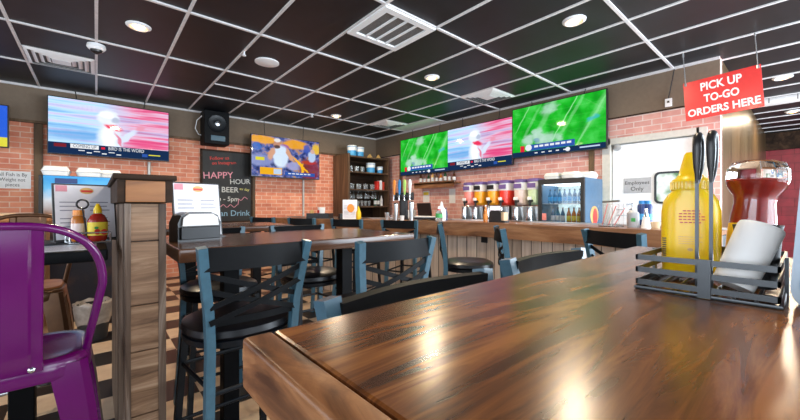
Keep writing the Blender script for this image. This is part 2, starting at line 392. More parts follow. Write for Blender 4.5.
# door
d = B(); d.box(X0+0.03, X0+0.075, DY0+0.03, DY1-0.04, 0.0, DZ-0.03, 0.003)
door = struct(d.build('door_1', 'white'))
f = B(); f.box(X0-0.035, X0+0.12, DY0-0.07, DY0+0.025, 0, DZ+0.06); f.box(X0-0.035, X0+0.12, DY1-0.03, DY1+0.07, 0, DZ+0.06); f.box(X0-0.035, X0+0.12, DY0, DY1, DZ-0.02, DZ+0.06)
f.build('door_frame', 'offwhite', door)
YZ = lambda yc, zc, x: Matrix.Translation((x, yc, zc)) @ Matrix(((0, 0, 1, 0), (-1, 0, 0, 0), (0, 1, 0, 0), (0, 0, 0, 1)))  # polygon in (−y,z), extruded along x
wy, wz = 1.13, 1.45
f = B(); o = rrect(0.30, 0.40, 0.06); i_ = rrect(0.25, 0.35, 0.045)
mt = YZ(wy, wz, 0)
f.loft([[mt @ Vector((x, y, X0+0.031)) for x, y in o], [mt @ Vector((x, y, X0+0.012)) for x, y in o], [mt @ Vector((x, y, X0+0.012)) for x, y in i_], [mt @ Vector((x, y, X0+0.031)) for x, y in i_]], cap=False)
wf = f.build('window_frame', 'wire', door)
f = B(); f.prism(i_, X0+0.018, X0+0.024, mt)
pm, nt, p_ = newmat('door_window_view')
tc = N(nt, 'ShaderNodeTexCoord'); no = N(nt, 'ShaderNodeTexNoise'); no.inputs['Scale'].default_value = 7; nt.links.new(tc.outputs['Object'], no.inputs['Vector'])
rp = N(nt, 'ShaderNodeValToRGB'); rp.color_ramp.elements[0].color = (0.10, 0.24, 0.08, 1); rp.color_ramp.elements[1].color = (0.7, 0.78, 0.75, 1)
rp.color_ramp.elements[0].position = 0.35; rp.color_ramp.elements[1].position = 0.6
nt.links.new(no.outputs['Fac'], rp.inputs['Fac']); nt.links.new(rp.outputs['Color'], p_.inputs['Base Color']); p_.inputs['Roughness'].default_value = 0.08
f.build('pane', pm, wf)
c = B(); c.cyl((X0-0.01, 1.70, DZ-0.06), (X0+0.01, 1.70, DZ-0.06), 0.05, seg=16); c.build('door_closer', 'steel', door)
s = thing('door_sign', 'grey paper sign reading Employees Only on the white door', 'sign', (X0+0.027, 1.47, 1.49))
bb = B(); bb.box(-0.003, 0.003, -0.155, 0.155, -0.10, 0.10); bb.build('sheet', 'grey_paper', s)
RW = (PI/2, 0, -PI/2)     # text on a face looking towards -X
text('Employees', 0.065, 'black_ink', s, (-0.004, 0, 0.035), RW); text('Only', 0.075, 'black_ink', s, (-0.004, 0, -0.045), RW)

# ------------------------------------------------------------------ ceiling fittings
def canlight(x, y, lab, power=16):
    t = thing('recessed_light', lab, 'ceiling light', (x, y, CEIL), 0, 'recessed ceiling lights')
    r = B(); r.lathe([(0.052, -0.003), (0.070, -0.020), (0.078, -0.022), (0.098, -0.010), (0.10, -0.002)], 32, cap=False); r.build('trim_ring', 'white', t)
    e = B(); e.lathe([(0.050, -0.001), (0.048, -0.014), (0.036, -0.026), (0.018, -0.032), (0.0005, -0.034)], 24); e.build('lens', 'lamp_on', t)
    l = bpy.data.lights.new('spot', 'AREA'); l.shape = 'DISK'; l.size = 0.12; l.energy = power; l.color = (1.0, 0.80, 0.56)
    o = bpy.data.objects.new('lamp_glow', l); C.objects.link(o); o.location = (x, y, CEIL-0.045)
for x, y, lab in ((0.30, 4.10, 'lit recessed ceiling light at upper left before the left helmet-player screen'),
                  (3.29, 1.39, 'lit recessed ceiling light nearest above the drinks fridge, left of the red hanging sign'),
                  (3.33, 3.22, 'lit recessed ceiling light just beyond the big square return grille'),
                  (3.39, 5.76, 'smallest lit recessed light, far back near the corner shelf'),
                  (6.81, 0.22, 'lit recessed light in the side passage right of the red sign, nearer one'),
                  (9.38, 0.18, 'lit recessed light deep in the side passage beyond the pale vent'),
                  (1.2, 0.6, 'added out-of-view recessed fill light straight above the front table')):  # unseen fill lamp added to brighten the foreground
    canlight(x, y, lab, 36 if x != 1.2 else 24)
# return grille
t = thing('return_grille', 'large square white return grille with four dark mesh strips in the ceiling', 'air vent', (1.824+0.304, 2.295+0.304, CEIL))
f = B()
for p in ((-0.30, 0.30, -0.30, -0.235), (-0.30, 0.30, 0.235, 0.30), (-0.30, -0.24, -0.235, 0.235), (0.24, 0.30, -0.235, 0.235)): f.box(p[0], p[1], p[2], p[3], -0.03, 0)
f.build('frame', 'white', t)
f = B(); f.box(-0.24, 0.24, -0.235, 0.235, -0.012, 0); f.build('mesh_panel', 'grille', t)
for x in (-0.12, 0.0, 0.12):
    f = B(); f.box(x-0.009, x+0.009, -0.235, 0.235, -0.028, -0.013); f.build('divider', 'white', t)
def diffuser(x, y, lab):
    t = thing('supply_vent', lab, 'air vent', (x, y, CEIL), 0, 'square louvred ceiling vents')
    f = B(); f.box(-0.29, 0.29, -0.29, 0.29, -0.006, 0); f.build('backing', 'grille', t)
    f = B()
    for k, h in enumerate((0.29, 0.235, 0.18, 0.125)):
        q, z = h-0.036, -0.016
        R1 = [(-h, -h, -0.008), (h, -h, -0.008), (h, h, -0.008), (-h, h, -0.008)]; R2 = [(-q, -q, z-0.012), (q, -q, z-0.012), (q, q, z-0.012), (-q, q, z-0.012)]
        f.loft([R1, R2], cap=False)
    f.box(-0.08, 0.08, -0.08, 0.08, -0.03, -0.02); f.build('louvres', 'white', t)
diffuser(-0.304, 5.65, 'square louvred ceiling vent at upper left above the left screens')
diffuser(4.56, 3.21, 'square louvred ceiling vent above the bar screens')
diffuser(4.56, 5.65, 'square louvred ceiling vent farthest back, by a pale ceiling tile')
b = B(); b.box(4.875, X0-0.06, 4.745, 5.93, CEIL-0.008, CEIL); struct(b.build('trim_13', 'white'))
t = thing('linear_vent', 'long pale vent strip on the passage ceiling at right', 'air vent', (8.1, 0.0, CEIL))
f = B(); f.box(-0.12, 0.12, -1.2, 0.6, -0.08, 0, 0.01); f.build('housing', 'grid', t)
for y in (-0.8, -0.35, 0.1, 0.4):
    f = B(); f.box(-0.123, -0.1, y-0.006, y+0.006, -0.078, -0.002); f.build('seam', 'grille', t)
t = thing('ceiling_speaker', 'round white speaker disc flush in the black ceiling', 'speaker', (1.516, 4.146, CEIL))
f = B(); f.lathe([(0.135, -0.001), (0.135, -0.012), (0.12, -0.018), (0.0005, -0.02)], 32); f.build('grille_disc', 'white', t)
t = thing('dome_camera', 'small white dome security camera on the ceiling grid', 'camera', (0.0, 4.84, CEIL-0.014))
f = B(); f.lathe([(0.075, 0), (0.08, -0.03), (0.06, -0.055)], 24); f.build('housing', 'white', t)
f = B(); f.lathe([(0.05, -0.055), (0.045, -0.075), (0.02, -0.092), (0.0005, -0.095)], 20); f.build('dome', 'black', t)
t = thing('sprinkler_head', 'small pale fire sprinkler hanging from the far ceiling', 'sprinkler', (3.0, 5.95, CEIL))
f = B(); f.lathe([(0.035, 0), (0.03, -0.012), (0.012, -0.015), (0.012, -0.05), (0.028, -0.052), (0.028, -0.058)], 14); f.build('body', 'white', t)
b = B(); b.cyl((1.216, 4.0, CEIL-0.012), (1.216, 4.0, CEIL-0.05), 0.008); b.cyl((1.216, 4.0, CEIL-0.05), (1.216, 4.0, CEIL-0.06), 0.02)
tag(b.build('ceiling_hook', 'white'), 'tiny white ceiling hook on the grid bar left of the white speaker disc', 'hook')

# ------------------------------------------------------------------ televisions
def uvmat(name, fn, strength=1.0):
    m = bpy.data.materials.new(name); m.use_nodes = True; nt = m.node_tree; nt.nodes.remove(nt.nodes['Principled BSDF'])
    tc = N(nt, 'ShaderNodeTexCoord'); col = fn(nt, tc.outputs['UV'])
    e = N(nt, 'ShaderNodeEmission'); e.inputs['Strength'].default_value = strength; nt.links.new(col, e.inputs['Color'])
    g = N(nt, 'ShaderNodeBsdfGlossy'); g.inputs['Roughness'].default_value = 0.05; g.inputs['Color'].default_value = (0.04, 0.04, 0.04, 1)
    a = N(nt, 'ShaderNodeAddShader'); nt.links.new(e.outputs[0], a.inputs[0]); nt.links.new(g.outputs[0], a.inputs[1])
    nt.links.new(a.outputs[0], nt.nodes['Material Output'].inputs['Surface'])
    return m
def ramp(nt, fac, stops):
    r = N(nt, 'ShaderNodeValToRGB'); e = r.color_ramp.elements
    e[0].position, e[0].color = stops[0][0], rgba(stops[0][1]); e[1].position, e[1].color = stops[-1][0], rgba(stops[-1][1])
    for p, c in stops[1:-1]: k = e.new(p); k.color = rgba(c)
    nt.links.new(fac, r.inputs['Fac']); return r.outputs['Color']
def mapped_noise(nt, uv, sx, sy, rot=0, scale=1.0, detail=2, off=0):
    mp = N(nt, 'ShaderNodeMapping'); mp.inputs['Scale'].default_value = (sx, sy, 1); mp.inputs['Rotation'].default_value = (0, 0, rot); mp.inputs['Location'].default_value = (off, off, 0)
    nt.links.new(uv, mp.inputs[0]); n = N(nt, 'ShaderNodeTexNoise'); n.inputs['Scale'].default_value = scale; n.inputs['Detail'].default_value = detail
    nt.links.new(mp.outputs[0], n.inputs['Vector']); return n.outputs['Fac']
def mix(nt, f, a, c):
    m = N(nt, 'ShaderNodeMixRGB'); nt.links.new(f, m.inputs[0]); nt.links.new(a, m.inputs[1]); nt.links.new(c, m.inputs[2]); return m.outputs[0]
def warp(nt, uv, amt=0.05, sc=6):
    n = N(nt, 'ShaderNodeTexNoise'); n.inputs['Scale'].default_value = sc; n.inputs['Detail'].default_value = 3; nt.links.new(uv, n.inputs['Vector'])
    v = N(nt, 'ShaderNodeVectorMath', operation='MULTIPLY_ADD'); nt.links.new(n.outputs['Color'], v.inputs[0]); v.inputs[1].default_value = (amt, amt, 0); nt.links.new(uv, v.inputs[2])
    w = N(nt, 'ShaderNodeVectorMath', operation='SUBTRACT'); nt.links.new(v.outputs[0], w.inputs[0]); w.inputs[1].default_value = (amt/2, amt/2, 0); return w.outputs[0]
def blob(nt, base, uv, cx, cy, rx, ry, col, rot=0, soft=0.35, k=1.0):
    """a soft-edged patch of the moving picture"""
    s_ = N(nt, 'ShaderNodeVectorMath', operation='SUBTRACT'); nt.links.new(uv, s_.inputs[0]); s_.inputs[1].default_value = (cx, cy, 0)
    m1 = N(nt, 'ShaderNodeVectorMath', operation='MULTIPLY'); nt.links.new(s_.outputs[0], m1.inputs[0]); m1.inputs[1].default_value = (1.78, 1, 0)
    r = N(nt, 'ShaderNodeVectorRotate', rotation_type='Z_AXIS'); nt.links.new(m1.outputs[0], r.inputs['Vector']); r.inputs['Angle'].default_value = -rot
    m2 = N(nt, 'ShaderNodeVectorMath', operation='MULTIPLY'); nt.links.new(r.outputs[0], m2.inputs[0]); m2.inputs[1].default_value = (1/rx, 1/ry, 0)
    l = N(nt, 'ShaderNodeVectorMath', operation='LENGTH'); nt.links.new(m2.outputs[0], l.inputs[0])
    mr = N(nt, 'ShaderNodeMapRange'); mr.interpolation_type = 'SMOOTHSTEP'; mr.inputs[1].default_value = 1+soft/2; mr.inputs[2].default_value = 1-soft/2; mr.inputs[3].default_value = 0; mr.inputs[4].default_value = k
    nt.links.new(l.outputs['Value'], mr.inputs[0])
    c = N(nt, 'ShaderNodeRGB'); c.outputs[0].default_value = rgba(col)
    return mix(nt, mr.outputs[0], base, c.outputs[0])
def img_blur(nt, uv):
    n = mapped_noise(nt, uv, 0.9, 11, detail=3)
    a = ramp(nt, n, [(0.30, (0.10, 0.32, 0.66)), (0.42, (0.28, 0.55, 0.86)), (0.52, (0.50, 0.72, 0.92)), (0.60, (0.62, 0.55, 0.80)), (0.75, (0.25, 0.45, 0.82))])
    c = ramp(nt, n, [(0.30, (0.50, 0.03, 0.14)), (0.42, (0.72, 0.10, 0.24)), (0.52, (0.72, 0.48, 0.66)), (0.60, (0.42, 0.36, 0.62)), (0.75, (0.66, 0.04, 0.14))])
    se = N(nt, 'ShaderNodeSeparateXYZ'); nt.links.new(uv, se.inputs[0])
    x = mix(nt, ramp(nt, se.outputs[0], [(0.40, (0, 0, 0)), (0.66, (1, 1, 1))]), a, c)
    u = warp(nt, uv, 0.07, 7)
    x = blob(nt, x, u, 0.20, 0.36, 0.5, 0.10, (0.08, 0.30, 0.68), 0, 1.2, 0.7)
    x = blob(nt, x, u, 0.80, 0.30, 0.4, 0.07, (0.70, 0.05, 0.20), 0, 1.2, 0.7)
    x = blob(nt, x, u, 0.47, 0.33, 0.19, 0.33, (0.66, 0.76, 0.90), 0.1, 0.5)
    x = blob(nt, x, u, 0.46, 0.34, 0.10, 0.26, (0.85, 0.88, 0.95), 0.1, 0.7)
    x = blob(nt, x, u, 0.62, 0.42, 0.20, 0.055, (0.62, 0.70, 0.88), 0.75, 0.7)
    x = blob(nt, x, u, 0.735, 0.60, 0.07, 0.05, (0.72, 0.28, 0.40), 0.5, 0.9)
    x = blob(nt, x, u, 0.50, 0.565, 0.13, 0.06, (0.75, 0.03, 0.10), -0.35, 0.7)
    x = blob(nt, x, u, 0.545, 0.33, 0.028, 0.13, (0.70, 0.06, 0.14), 0.3, 1.0, 0.8)
    x = blob(nt, x, u, 0.46, 0.745, 0.165, 0.135, (0.74, 0.80, 0.88), 0, 0.4)
    x = blob(nt, x, u, 0.44, 0.79, 0.10, 0.06, (0.93, 0.95, 0.97), 0, 0.8)
    x = blob(nt, x, u, 0.52, 0.71, 0.06, 0.05, (0.35, 0.40, 0.55), 0, 0.8, 0.8)
    return x
def img_field(nt, uv):
    n = mapped_noise(nt, uv, 3.0, 1.6, scale=2.0, detail=3)
    x = ramp(nt, n, [(0.35, (0.004, 0.33, 0.012)), (0.5, (0.01, 0.47, 0.02)), (0.65, (0.05, 0.60, 0.07))])
    u = warp(nt, uv, 0.05, 4)
    for cx, cy, rx, ry, k in ((0.62, 0.68, 0.75, 0.012, 0.8), (0.68, 0.66, 0.75, 0.03, 0.35), (0.40, 0.72, 0.5, 0.05, 0.35), (0.88, 0.55, 0.7, 0.02, 0.5), (0.14, 0.80, 0.35, 0.012, 0.6), (0.95, 0.75, 0.5, 0.06, 0.3), (0.22, 0.62, 0.4, 0.03, 0.3)):
        x = blob(nt, x, u, cx, cy, rx, ry, (0.30, 0.80, 0.34), 1.02, 0.9, k)
    u2 = warp(nt, uv, 0.10, 13)
    for cx, cy, rx, ry, k in ((0.20, 0.33, 0.12, 0.10, 0.8), (0.33, 0.36, 0.10, 0.15, 0.8), (0.42, 0.30, 0.14, 0.10, 0.75), (0.27, 0.44, 0.06, 0.08, 0.7), (0.44, 0.88, 0.16, 0.10, 0.6), (0.54, 0.30, 0.07, 0.08, 0.6)):
        x = blob(nt, x, u2, cx, cy, rx, ry, (0.50, 0.72, 0.62), 0.3, 0.9, k)
    x = blob(nt, x, u2, 0.88, 0.55, 0.10, 0.04, (0.03, 0.45, 0.55), 0.3, 0.9, 0.7); x = blob(nt, x, u2, 0.30, 0.30, 0.05, 0.05, (0.12, 0.25, 0.50), 0.3, 0.9, 0.6)
    return x
def img_talk(nt, uv):
    u = warp(nt, uv, 0.06, 9)
    n = mapped_noise(nt, uv, 14, 8, detail=3)
    x = ramp(nt, n, [(0.34, (0.01, 0.015, 0.08)), (0.47, (0.05, 0.08, 0.28)), (0.56, (0.16, 0.18, 0.42)), (0.66, (0.50, 0.24, 0.06))])
    for cx, cy, rx, ry, col in ((0.15, 0.90, 0.35, 0.10, (0.85, 0.38, 0.01)), (0.62, 0.86, 0.35, 0.12, (0.82, 0.36, 0.01)), (0.80, 0.78, 0.10, 0.12, (0.05, 0.10, 0.45)), (0.95, 0.80, 0.12, 0.14, (0.80, 0.50, 0.03)), (0.07, 0.72, 0.10, 0.10, (0.04, 0.14, 0.5)), (0.45, 0.76, 0.12, 0.08, (0.30, 0.10, 0.35)),
        (0.12, 0.40, 0.3, 0.14, (0.22, 0.26, 0.52)), (0.60, 0.30, 0.2, 0.10, (0.35, 0.34, 0.62)), (0.85, 0.25, 0.30, 0.30, (0.20, 0.015, 0.02)), (0.83, 0.42, 0.22, 0.05, (0.45, 0.03, 0.02))):
        x = blob(nt, x, u, cx, cy, rx, ry, col, 0, 0.5, 0.9)
    x = blob(nt, x, u, 0.70, 0.35, 0.30, 0.035, (0.88, 0.42, 0.01), -0.75, 0.5)
    x = blob(nt, x, u, 0.73, 0.22, 0.035, 0.16, (0.88, 0.42, 0.01), 0, 0.5)
    x = blob(nt, x, u, 0.40, 0.52, 0.20, 0.28, (0.62, 0.74, 0.92), 0, 0.4)
    x = blob(nt, x, u, 0.27, 0.58, 0.07, 0.16, (0.62, 0.32, 0.20), -0.4, 0.5); x = blob(nt, x, u, 0.53, 0.58, 0.06, 0.18, (0.62, 0.32, 0.20), 0.5, 0.5)
    x = blob(nt, x, u, 0.35, 0.83, 0.085, 0.12, (0.50, 0.24, 0.16), 0, 0.4); x = blob(nt, x, u, 0.35, 0.76, 0.07, 0.05, (0.08, 0.04, 0.04), 0, 0.6); x = blob(nt, x, u, 0.35, 0.92, 0.09, 0.05, (0.75, 0.72, 0.72), 0, 0.5)
    x = blob(nt, x, u, 0.88, 0.58, 0.11, 0.14, (0.45, 0.58, 0.80), 0, 0.4); x = blob(nt, x, u, 0.89, 0.73, 0.05, 0.06, (0.62, 0.40, 0.34), 0, 0.5)
    return x
def img_ad(nt, uv):
    s2 = N(nt, 'ShaderNodeSeparateXYZ'); nt.links.new(uv, s2.inputs[0])
    r = ramp(nt, s2.outputs[1], [(0.22, (0.78, 0.72, 0.05)), (0.23, (0.02, 0.12, 0.75))]); return r
SM = {k: uvmat('screen_'+k, fn, s) for k, fn, s in (('blur', img_blur, 1.2), ('field', img_field, 1.1), ('talk', img_talk, 1.1), ('ad', img_ad, 1.0))}
for k, c in (('navy', (0.01, 0.03, 0.09)), ('white', (0.85, 0.88, 0.92)), ('red', (0.75, 0.02, 0.05)), ('blue', (0.03, 0.10, 0.42)), ('skin', (0.60, 0.33, 0.22)), ('pale', (0.55, 0.68, 0.88)),
             ('orange', (0.9, 0.45, 0.02)), ('dark', (0.03, 0.02, 0.05)), ('teal', (0.02, 0.12, 0.25)), ('maroon', (0.22, 0.02, 0.03)), ('yellow', (0.75, 0.7, 0.05))):
    SM['p_'+k] = emis('picture_'+k, c, 1.0)
def ell(cx, cz, rx, rz, n=18, a0=0): return [(cx+rx*math.cos(2*PI*i/n+a0), cz+rz*math.sin(2*PI*i/n+a0)) for i in range(n)]
def tv(lab, kind, loc, rz, W=1.42, H=0.81, small=False, wires=True):
    """front faces local -Y, centre at loc"""
    t = thing('wall_television', lab, 'television', loc, rz, 'wall televisions')
    f = B(); f.box(-W/2, W/2, 0, 0.05, -H/2, H/2, 0.006); f.build('casing', 'black', t)
    f = B(); f.box(-0.25, 0.25, 0.05, 0.14, -0.2, 0.2); f.build('wall_bracket', 'blackm', t)
    w, h = W/2-0.012, H/2-0.014
    bm = bmesh.new(); vs = [bm.verts.new(p) for p in ((-w, -0.002, -h), (w, -0.002, -h), (w, -0.002, h), (-w, -0.002, h))]
    fc = bm.faces.new(vs); uvl = bm.loops.layers.uv.new('UVMap')
    for l, uvc in zip(fc.loops, ((0, 0), (1, 0), (1, 1), (0, 1))): l[uvl].uv = uvc
    me = bpy.data.meshes.new('screen'); bm.to_mesh(me); bm.free(); me.materials.append(SM[kind]); scn = bpy.data.objects.new('screen', me); C.objects.link(scn); scn.parent = t
    cnt = [0]
    def pic(name, poly, mat):
        cnt[0] += 1; y = -0.0025-0.0004*cnt[0]; q = B(); q.loft([[(x*w, y, z*h) for x, z in poly], [(x*w, y-0.0003, z*h) for x, z in poly]]); return q.build(name, SM[mat], scn)
    def rect(x0, x1, z0, z1): return [(x0, z0), (x1, z0), (x1, z1), (x0, z1)]
    yt = -0.012
    if kind == 'blur':
        pic('ticker', rect(-1, 1, -1, -0.60), 'p_navy')
        pic('banner', rect(-0.92, -0.74, -0.76, -0.64), 'p_maroon'); pic('banner', rect(-0.20, -0.14, -0.74, -0.66), 'p_red'); pic('banner', rect(-0.68, -0.24, -0.77, -0.62), 'p_white')
        text('COMING UP', 0.062, SM['p_navy'], t, (-0.46*w, yt, -0.695*h), fit=0.25); text('BIRD IS THE WORD', 0.072, SM['p_white'], t, (0.225*w, yt, -0.70*h), fit=0.43)
        for i in range(6): pic('ticker_line', rect(-0.55+i*0.12, -0.47+i*0.12, -0.93, -0.89) if i % 2 else rect(-0.56+i*0.12, -0.46+i*0.12, -0.86, -0.83), 'p_white')
        pic('ticker_logo', rect(0.50, 0.60, -0.92, -0.80), 'p_blue'); pic('ticker_score', rect(0.62, 0.84, -0.85, -0.81), 'p_yellow')
    if kind == 'field':
        pic('ticker', rect(-1, 1, -1, -0.80), 'p_navy'); pic('banner', rect(-0.62, 0.42, -0.79, -0.55), 'p_blue')
        pic('banner_logo', rect(-0.80, -0.70, -0.80, -0.56), 'p_red'); pic('banner_logo', ell(-0.6, -0.66, 0.08, 0.13), 'p_white')
        for i in range(7): pic('banner_line', rect(-0.46+i*0.12, -0.37+i*0.12, -0.68, -0.60), 'p_white')
        for i in range(5): pic('ticker_line', rect(-0.45+i*0.16, -0.38+i*0.16, -0.92, -0.88), 'p_white')
        pic('ticker_logo', ell(0.28, -0.9, 0.05, 0.08), 'p_white'); pic('ticker_score', rect(0.52, 0.9, -0.92, -0.87), 'p_pale')
    if kind == 'talk':
        pic('caption', rect(-0.78, -0.16, -0.90, -0.55), 'p_orange'); pic('caption_logo', rect(-0.40, -0.18, -0.86, -0.60), 'p_pale'); pic('banner', rect(-0.08, 0.86, -0.90, -0.72), 'p_blue')
        for i in range(6): pic('banner_line', rect(0.02+i*0.12, 0.11+i*0.12, -0.82, -0.77), 'p_white')
        pic('caption', rect(-0.9, -0.66, -0.22, -0.06), 'p_yellow')
    if kind == 'ad':
        for z, a in ((0.55, 0.5), (0.2, 0.62), (-0.12, 0.4)): pic('ad_line', rect(0.95-a, 0.8, z, z+0.16), 'p_white')
    if wires:
        f = B()
        for x, d in ((-0.3*W, 0.02), (0.28*W, -0.03)):
            f.sweep([(x+d, 0.08, H/2-0.1), (x+d*0.5, 0.10, H/2+0.04), (x, 0.11, CEIL-loc[2]-0.016)], 0.006, 6)
        f.build('cable', 'black', t)
    return t
tv('big screen of a helmet player reading BIRD IS THE WORD on the left wall', 'blur', (0.195, 6.84, HC+1.13), 0)
tv('wall screen showing a bearded presenter in pale top, right of the chalkboard', 'talk', (2.91, 6.84, HC+0.965), 0)
tv('small wall screen with blue and yellow advert cut off at the left picture edge', 'ad', (-1.36, 6.84, HC+1.04), 0, W=0.98, H=0.56)
tv('largest-looking green field screen nearest the white door, rightmost of three over the bar', 'field', (5.18, 2.47, HC+1.178), -PI/2)
tv('middle screen of three over the bar, showing the helmet player', 'blur', (5.18, 3.88, HC+1.078), -PI/2)
tv('far green field screen, leftmost of three over the bar by the corner shelf', 'field', (5.18, 5.28, HC+1.073), -PI/2)
# conduits below screens
for x, y, z0, z1, lab in ((0.66, Y0-0.025, 0.0, 1.95, 'thin grey conduit running down the brick under the left helmet-player screen'),
                          (3.38, Y0-0.025, 0.0, 1.80, 'thin grey conduit running down the brick under the presenter screen')):
    f = B(); f.cyl((x, y, z0), (x, y, z1), 0.022, seg=10); tag(f.build('conduit', 'pole'), lab, 'pipe')

# loudspeaker
t = thing('loudspeaker', 'black loudspeaker hung at the ceiling above the chalkboard', 'speaker', (1.60, 6.92, 2.60))
f = B(); f.box(-0.20, 0.20, -0.17, 0.15, -0.30, 0.28, 0.01); f.build('cabinet', 'rail', t)
f = B(); f.lathe([(0.15, 0.0), (0.145, 0.012), (0.13, 0.008), (0.06, -0.0), (0.0005, 0.012)], 30, (0, -0.172, 0.06), Matrix.Rotation(PI/2, 3, 'X')); f.build('woofer', 'stool', t)
f = B(); f.lathe([(0.05, 0.0), (0.04, 0.02), (0.0005, 0.026)], 20, (0, -0.183, 0.06), Matrix.Rotation(PI/2, 3, 'X')); f.build('dust_cap', 'chrome', t)
f = B(); f.box(-0.1, 0.13, -0.178, -0.17, -0.24, -0.15, 0.003); f.build('horn', 'post', t)
f = B(); f.sweep([(-0.2, 0.0, 0.2), (-0.27, 0.05, 0.12), (-0.29, 0.08, -0.02), (-0.24, 0.08, -0.12), (-0.19, 0.08, -0.13)], 0.007, 8); f.build('cable', 'white', t)

# chalkboard
t = thing('chalkboard', 'black chalkboard with handwritten Happy Hour offers on the left wall', 'chalkboard', (1.86, Y0-0.02, 1.58))
f = B(); f.box(-0.43, 0.43, -0.02, 0.018, -0.66, 0.66); f.build('board', 'chalk', t)
f = B()
for p in ((-0.45, 0.45, 0.64, 0.67), (-0.45, 0.45, -0.67, -0.64), (-0.45, -0.42, -0.67, 0.67), (0.42, 0.45, -0.67, 0.67)): f.box(p[0], p[1], -0.03, 0.018, p[2], p[3])
f.build('frame', 'dark_wood', t)
yy = -0.0215
for s_, z, x, sz, mt, tilt in (('Follow us', 0.52, -0.14, 0.085, 'chalk_red', -0.12), ('on Instagram', 0.44, -0.06, 0.08, 'chalk_red', -0.1), ('@hookedrestaurant', 0.36, 0.08, 0.055, 'chalk_red', -0.1),
                        ('HAPPY', 0.20, -0.16, 0.17, 'chalk_pink', -0.06), ('HOUR', 0.10, 0.22, 0.13, 'chalk_white', -0.05), ('2-4-1', -0.02, -0.26, 0.12, 'chalk_blue', 0.0), ('BEER', -0.06, 0.04, 0.14, 'chalk_white', 0.0), ('ev day', -0.04, 0.3, 0.07, 'chalk_yellow', 0.1),
                        ('2pm - 5pm', -0.23, -0.06, 0.12, 'chalk_white', 0.02), ('Ocean Drink', -0.5, 0.0, 0.15, 'chalk_blue', 0.0)):
    if '@' in s_: continue
    text(s_, sz, mt, t, (x, yy, z), (PI/2, -tilt*-1, 0), bold=0.001)
f = B(); f.sweep([(-0.36+0.72*i/40, yy, -0.36+0.025*math.sin(i*0.9)+0.004*i*(1 if i > 30 else 0)) for i in range(41)], 0.006, 5); f.build('chalk_squiggle', 'chalk_pink', t)

# paper sign on the left brick
t = thing('wall_notice', 'white paper notice about fish by weight taped to the left brick wall', 'sign', (-0.87, Y0-0.004, 1.58))
f = B(); f.box(-0.175, 0.175, -0.003, 0.002, -0.12, 0.12); f.build('sheet', 'paper', t)
for i, s_ in enumerate(('All Fish is By', 'Weight not', 'pieces')): text(s_, 0.068, 'black_ink', t, (0, -0.0036, 0.07-0.07*i), fit=(0.28, 0.24, 0.13)[i])
t = thing('junction_box', 'small white outlet box with a dark cable on the band above the door', 'outlet', (X0-0.035, 1.12, 2.49))
f = B(); f.box(-0.012, 0.004, -0.035, 0.035, -0.05, 0.05, 0.003); f.build('box', 'white', t)
f = B(); f.box(-0.016, -0.012, -0.012, 0.012, -0.005, 0.02); f.build('socket', 'black', t)
f = B(); f.sweep([(-0.01, 0.0, 0.05), (-0.02, -0.03, 0.2), (-0.015, -0.06, 0.39)], 0.005, 6); f.build('cable', 'black', t)

# hanging sign
t = thing('pickup_sign', 'red hanging sign with white words PICK UP TO-GO ORDERS HERE', 'sign', (4.82, 0.578, HC+1.137)); t.rotation_euler = (-0.064, 0, 0)
f = B(); f.box(-0.003, 0.003, -0.296, 0.296, -0.207, 0.207, 0.002); f.build('board', 'sign_red', t)
for s_, z, sz, wd in (('PICK UP', 0.118, 0.115, 0.315), ('TO-GO', -0.008, 0.11, 0.27), ('ORDERS HERE', -0.135, 0.105, 0.55)): text(s_, sz, 'sign_white', t, (-0.0042, 0, z), RW, bold=0.003, fit=wd)
for y in (-0.275, 0.275):
    f = B(); zz = 0.19; i = 0
    while zz < CEIL-HC-1.137-0.05:
        f.lathe([(0.004, -0.012), (0.0055, 0.0), (0.004, 0.012)], 6, (0, y, zz+0.012)); zz += 0.024
    f.cyl((0, y, 0.17), (0, y, 0.2), 0.012, seg=10); f.cyl((0, y, CEIL-HC-1.137-0.06), (0, y, CEIL-HC-1.137-0.03+(-0.018 if y < 0 else 0.016)), 0.008, seg=8)
    f.build('chain', 'steel', t)

# ------------------------------------------------------------------ half wall / post
t = thing('half_wall', 'wood clad half wall with plank end face and dark capped top', 'half wall', (0.138, 1.6, 0))
f = B(); f.box(-0.058, 0.06, 0.02, 1.5, 0, 1.23); f.build('core', 'grey_wood', t)
f = B()
zz = 0.0
for i, h in enumerate((0.26, 0.19, 0.235, 0.17, 0.235, 0.14)): f.box(-0.045, 0.042, 0.004, 0.022, zz+0.002, zz+h-0.002, 0.002); zz += h
f.build('plank_face', 'plank', t)
for x0, x1, nm in ((-0.061, -0.043, 'corner_trim'), (0.040, 0.064, 'corner_trim')):
    f = B(); f.box(x0, x1, 0.0, 0.03, 0, 1.23, 0.002); f.build(nm, 'grey_wood', t)
f = B(); f.box(-0.064, -0.058, 0.03, 0.10, 0, 1.23, 0.002); f.box(-0.062, -0.058, 0.55, 0.65, 0, 1.23, 0.002); f.build('side_board', 'grey_wood', t)
f = B(); f.box(-0.083, 0.083, -0.02, 1.52, 1.232, 1.325, 0.003); f.box(-0.095, 0.095, -0.03, 1.53, 1.315, 1.335, 0.003); cap = f.build('cap', 'dark_wood', t)
f = B(); f.box(-0.06, 0.058, -0.026, -0.018, 1.234, 1.312, 0.002); f.build('cap_panel', 'cap_wood', cap)

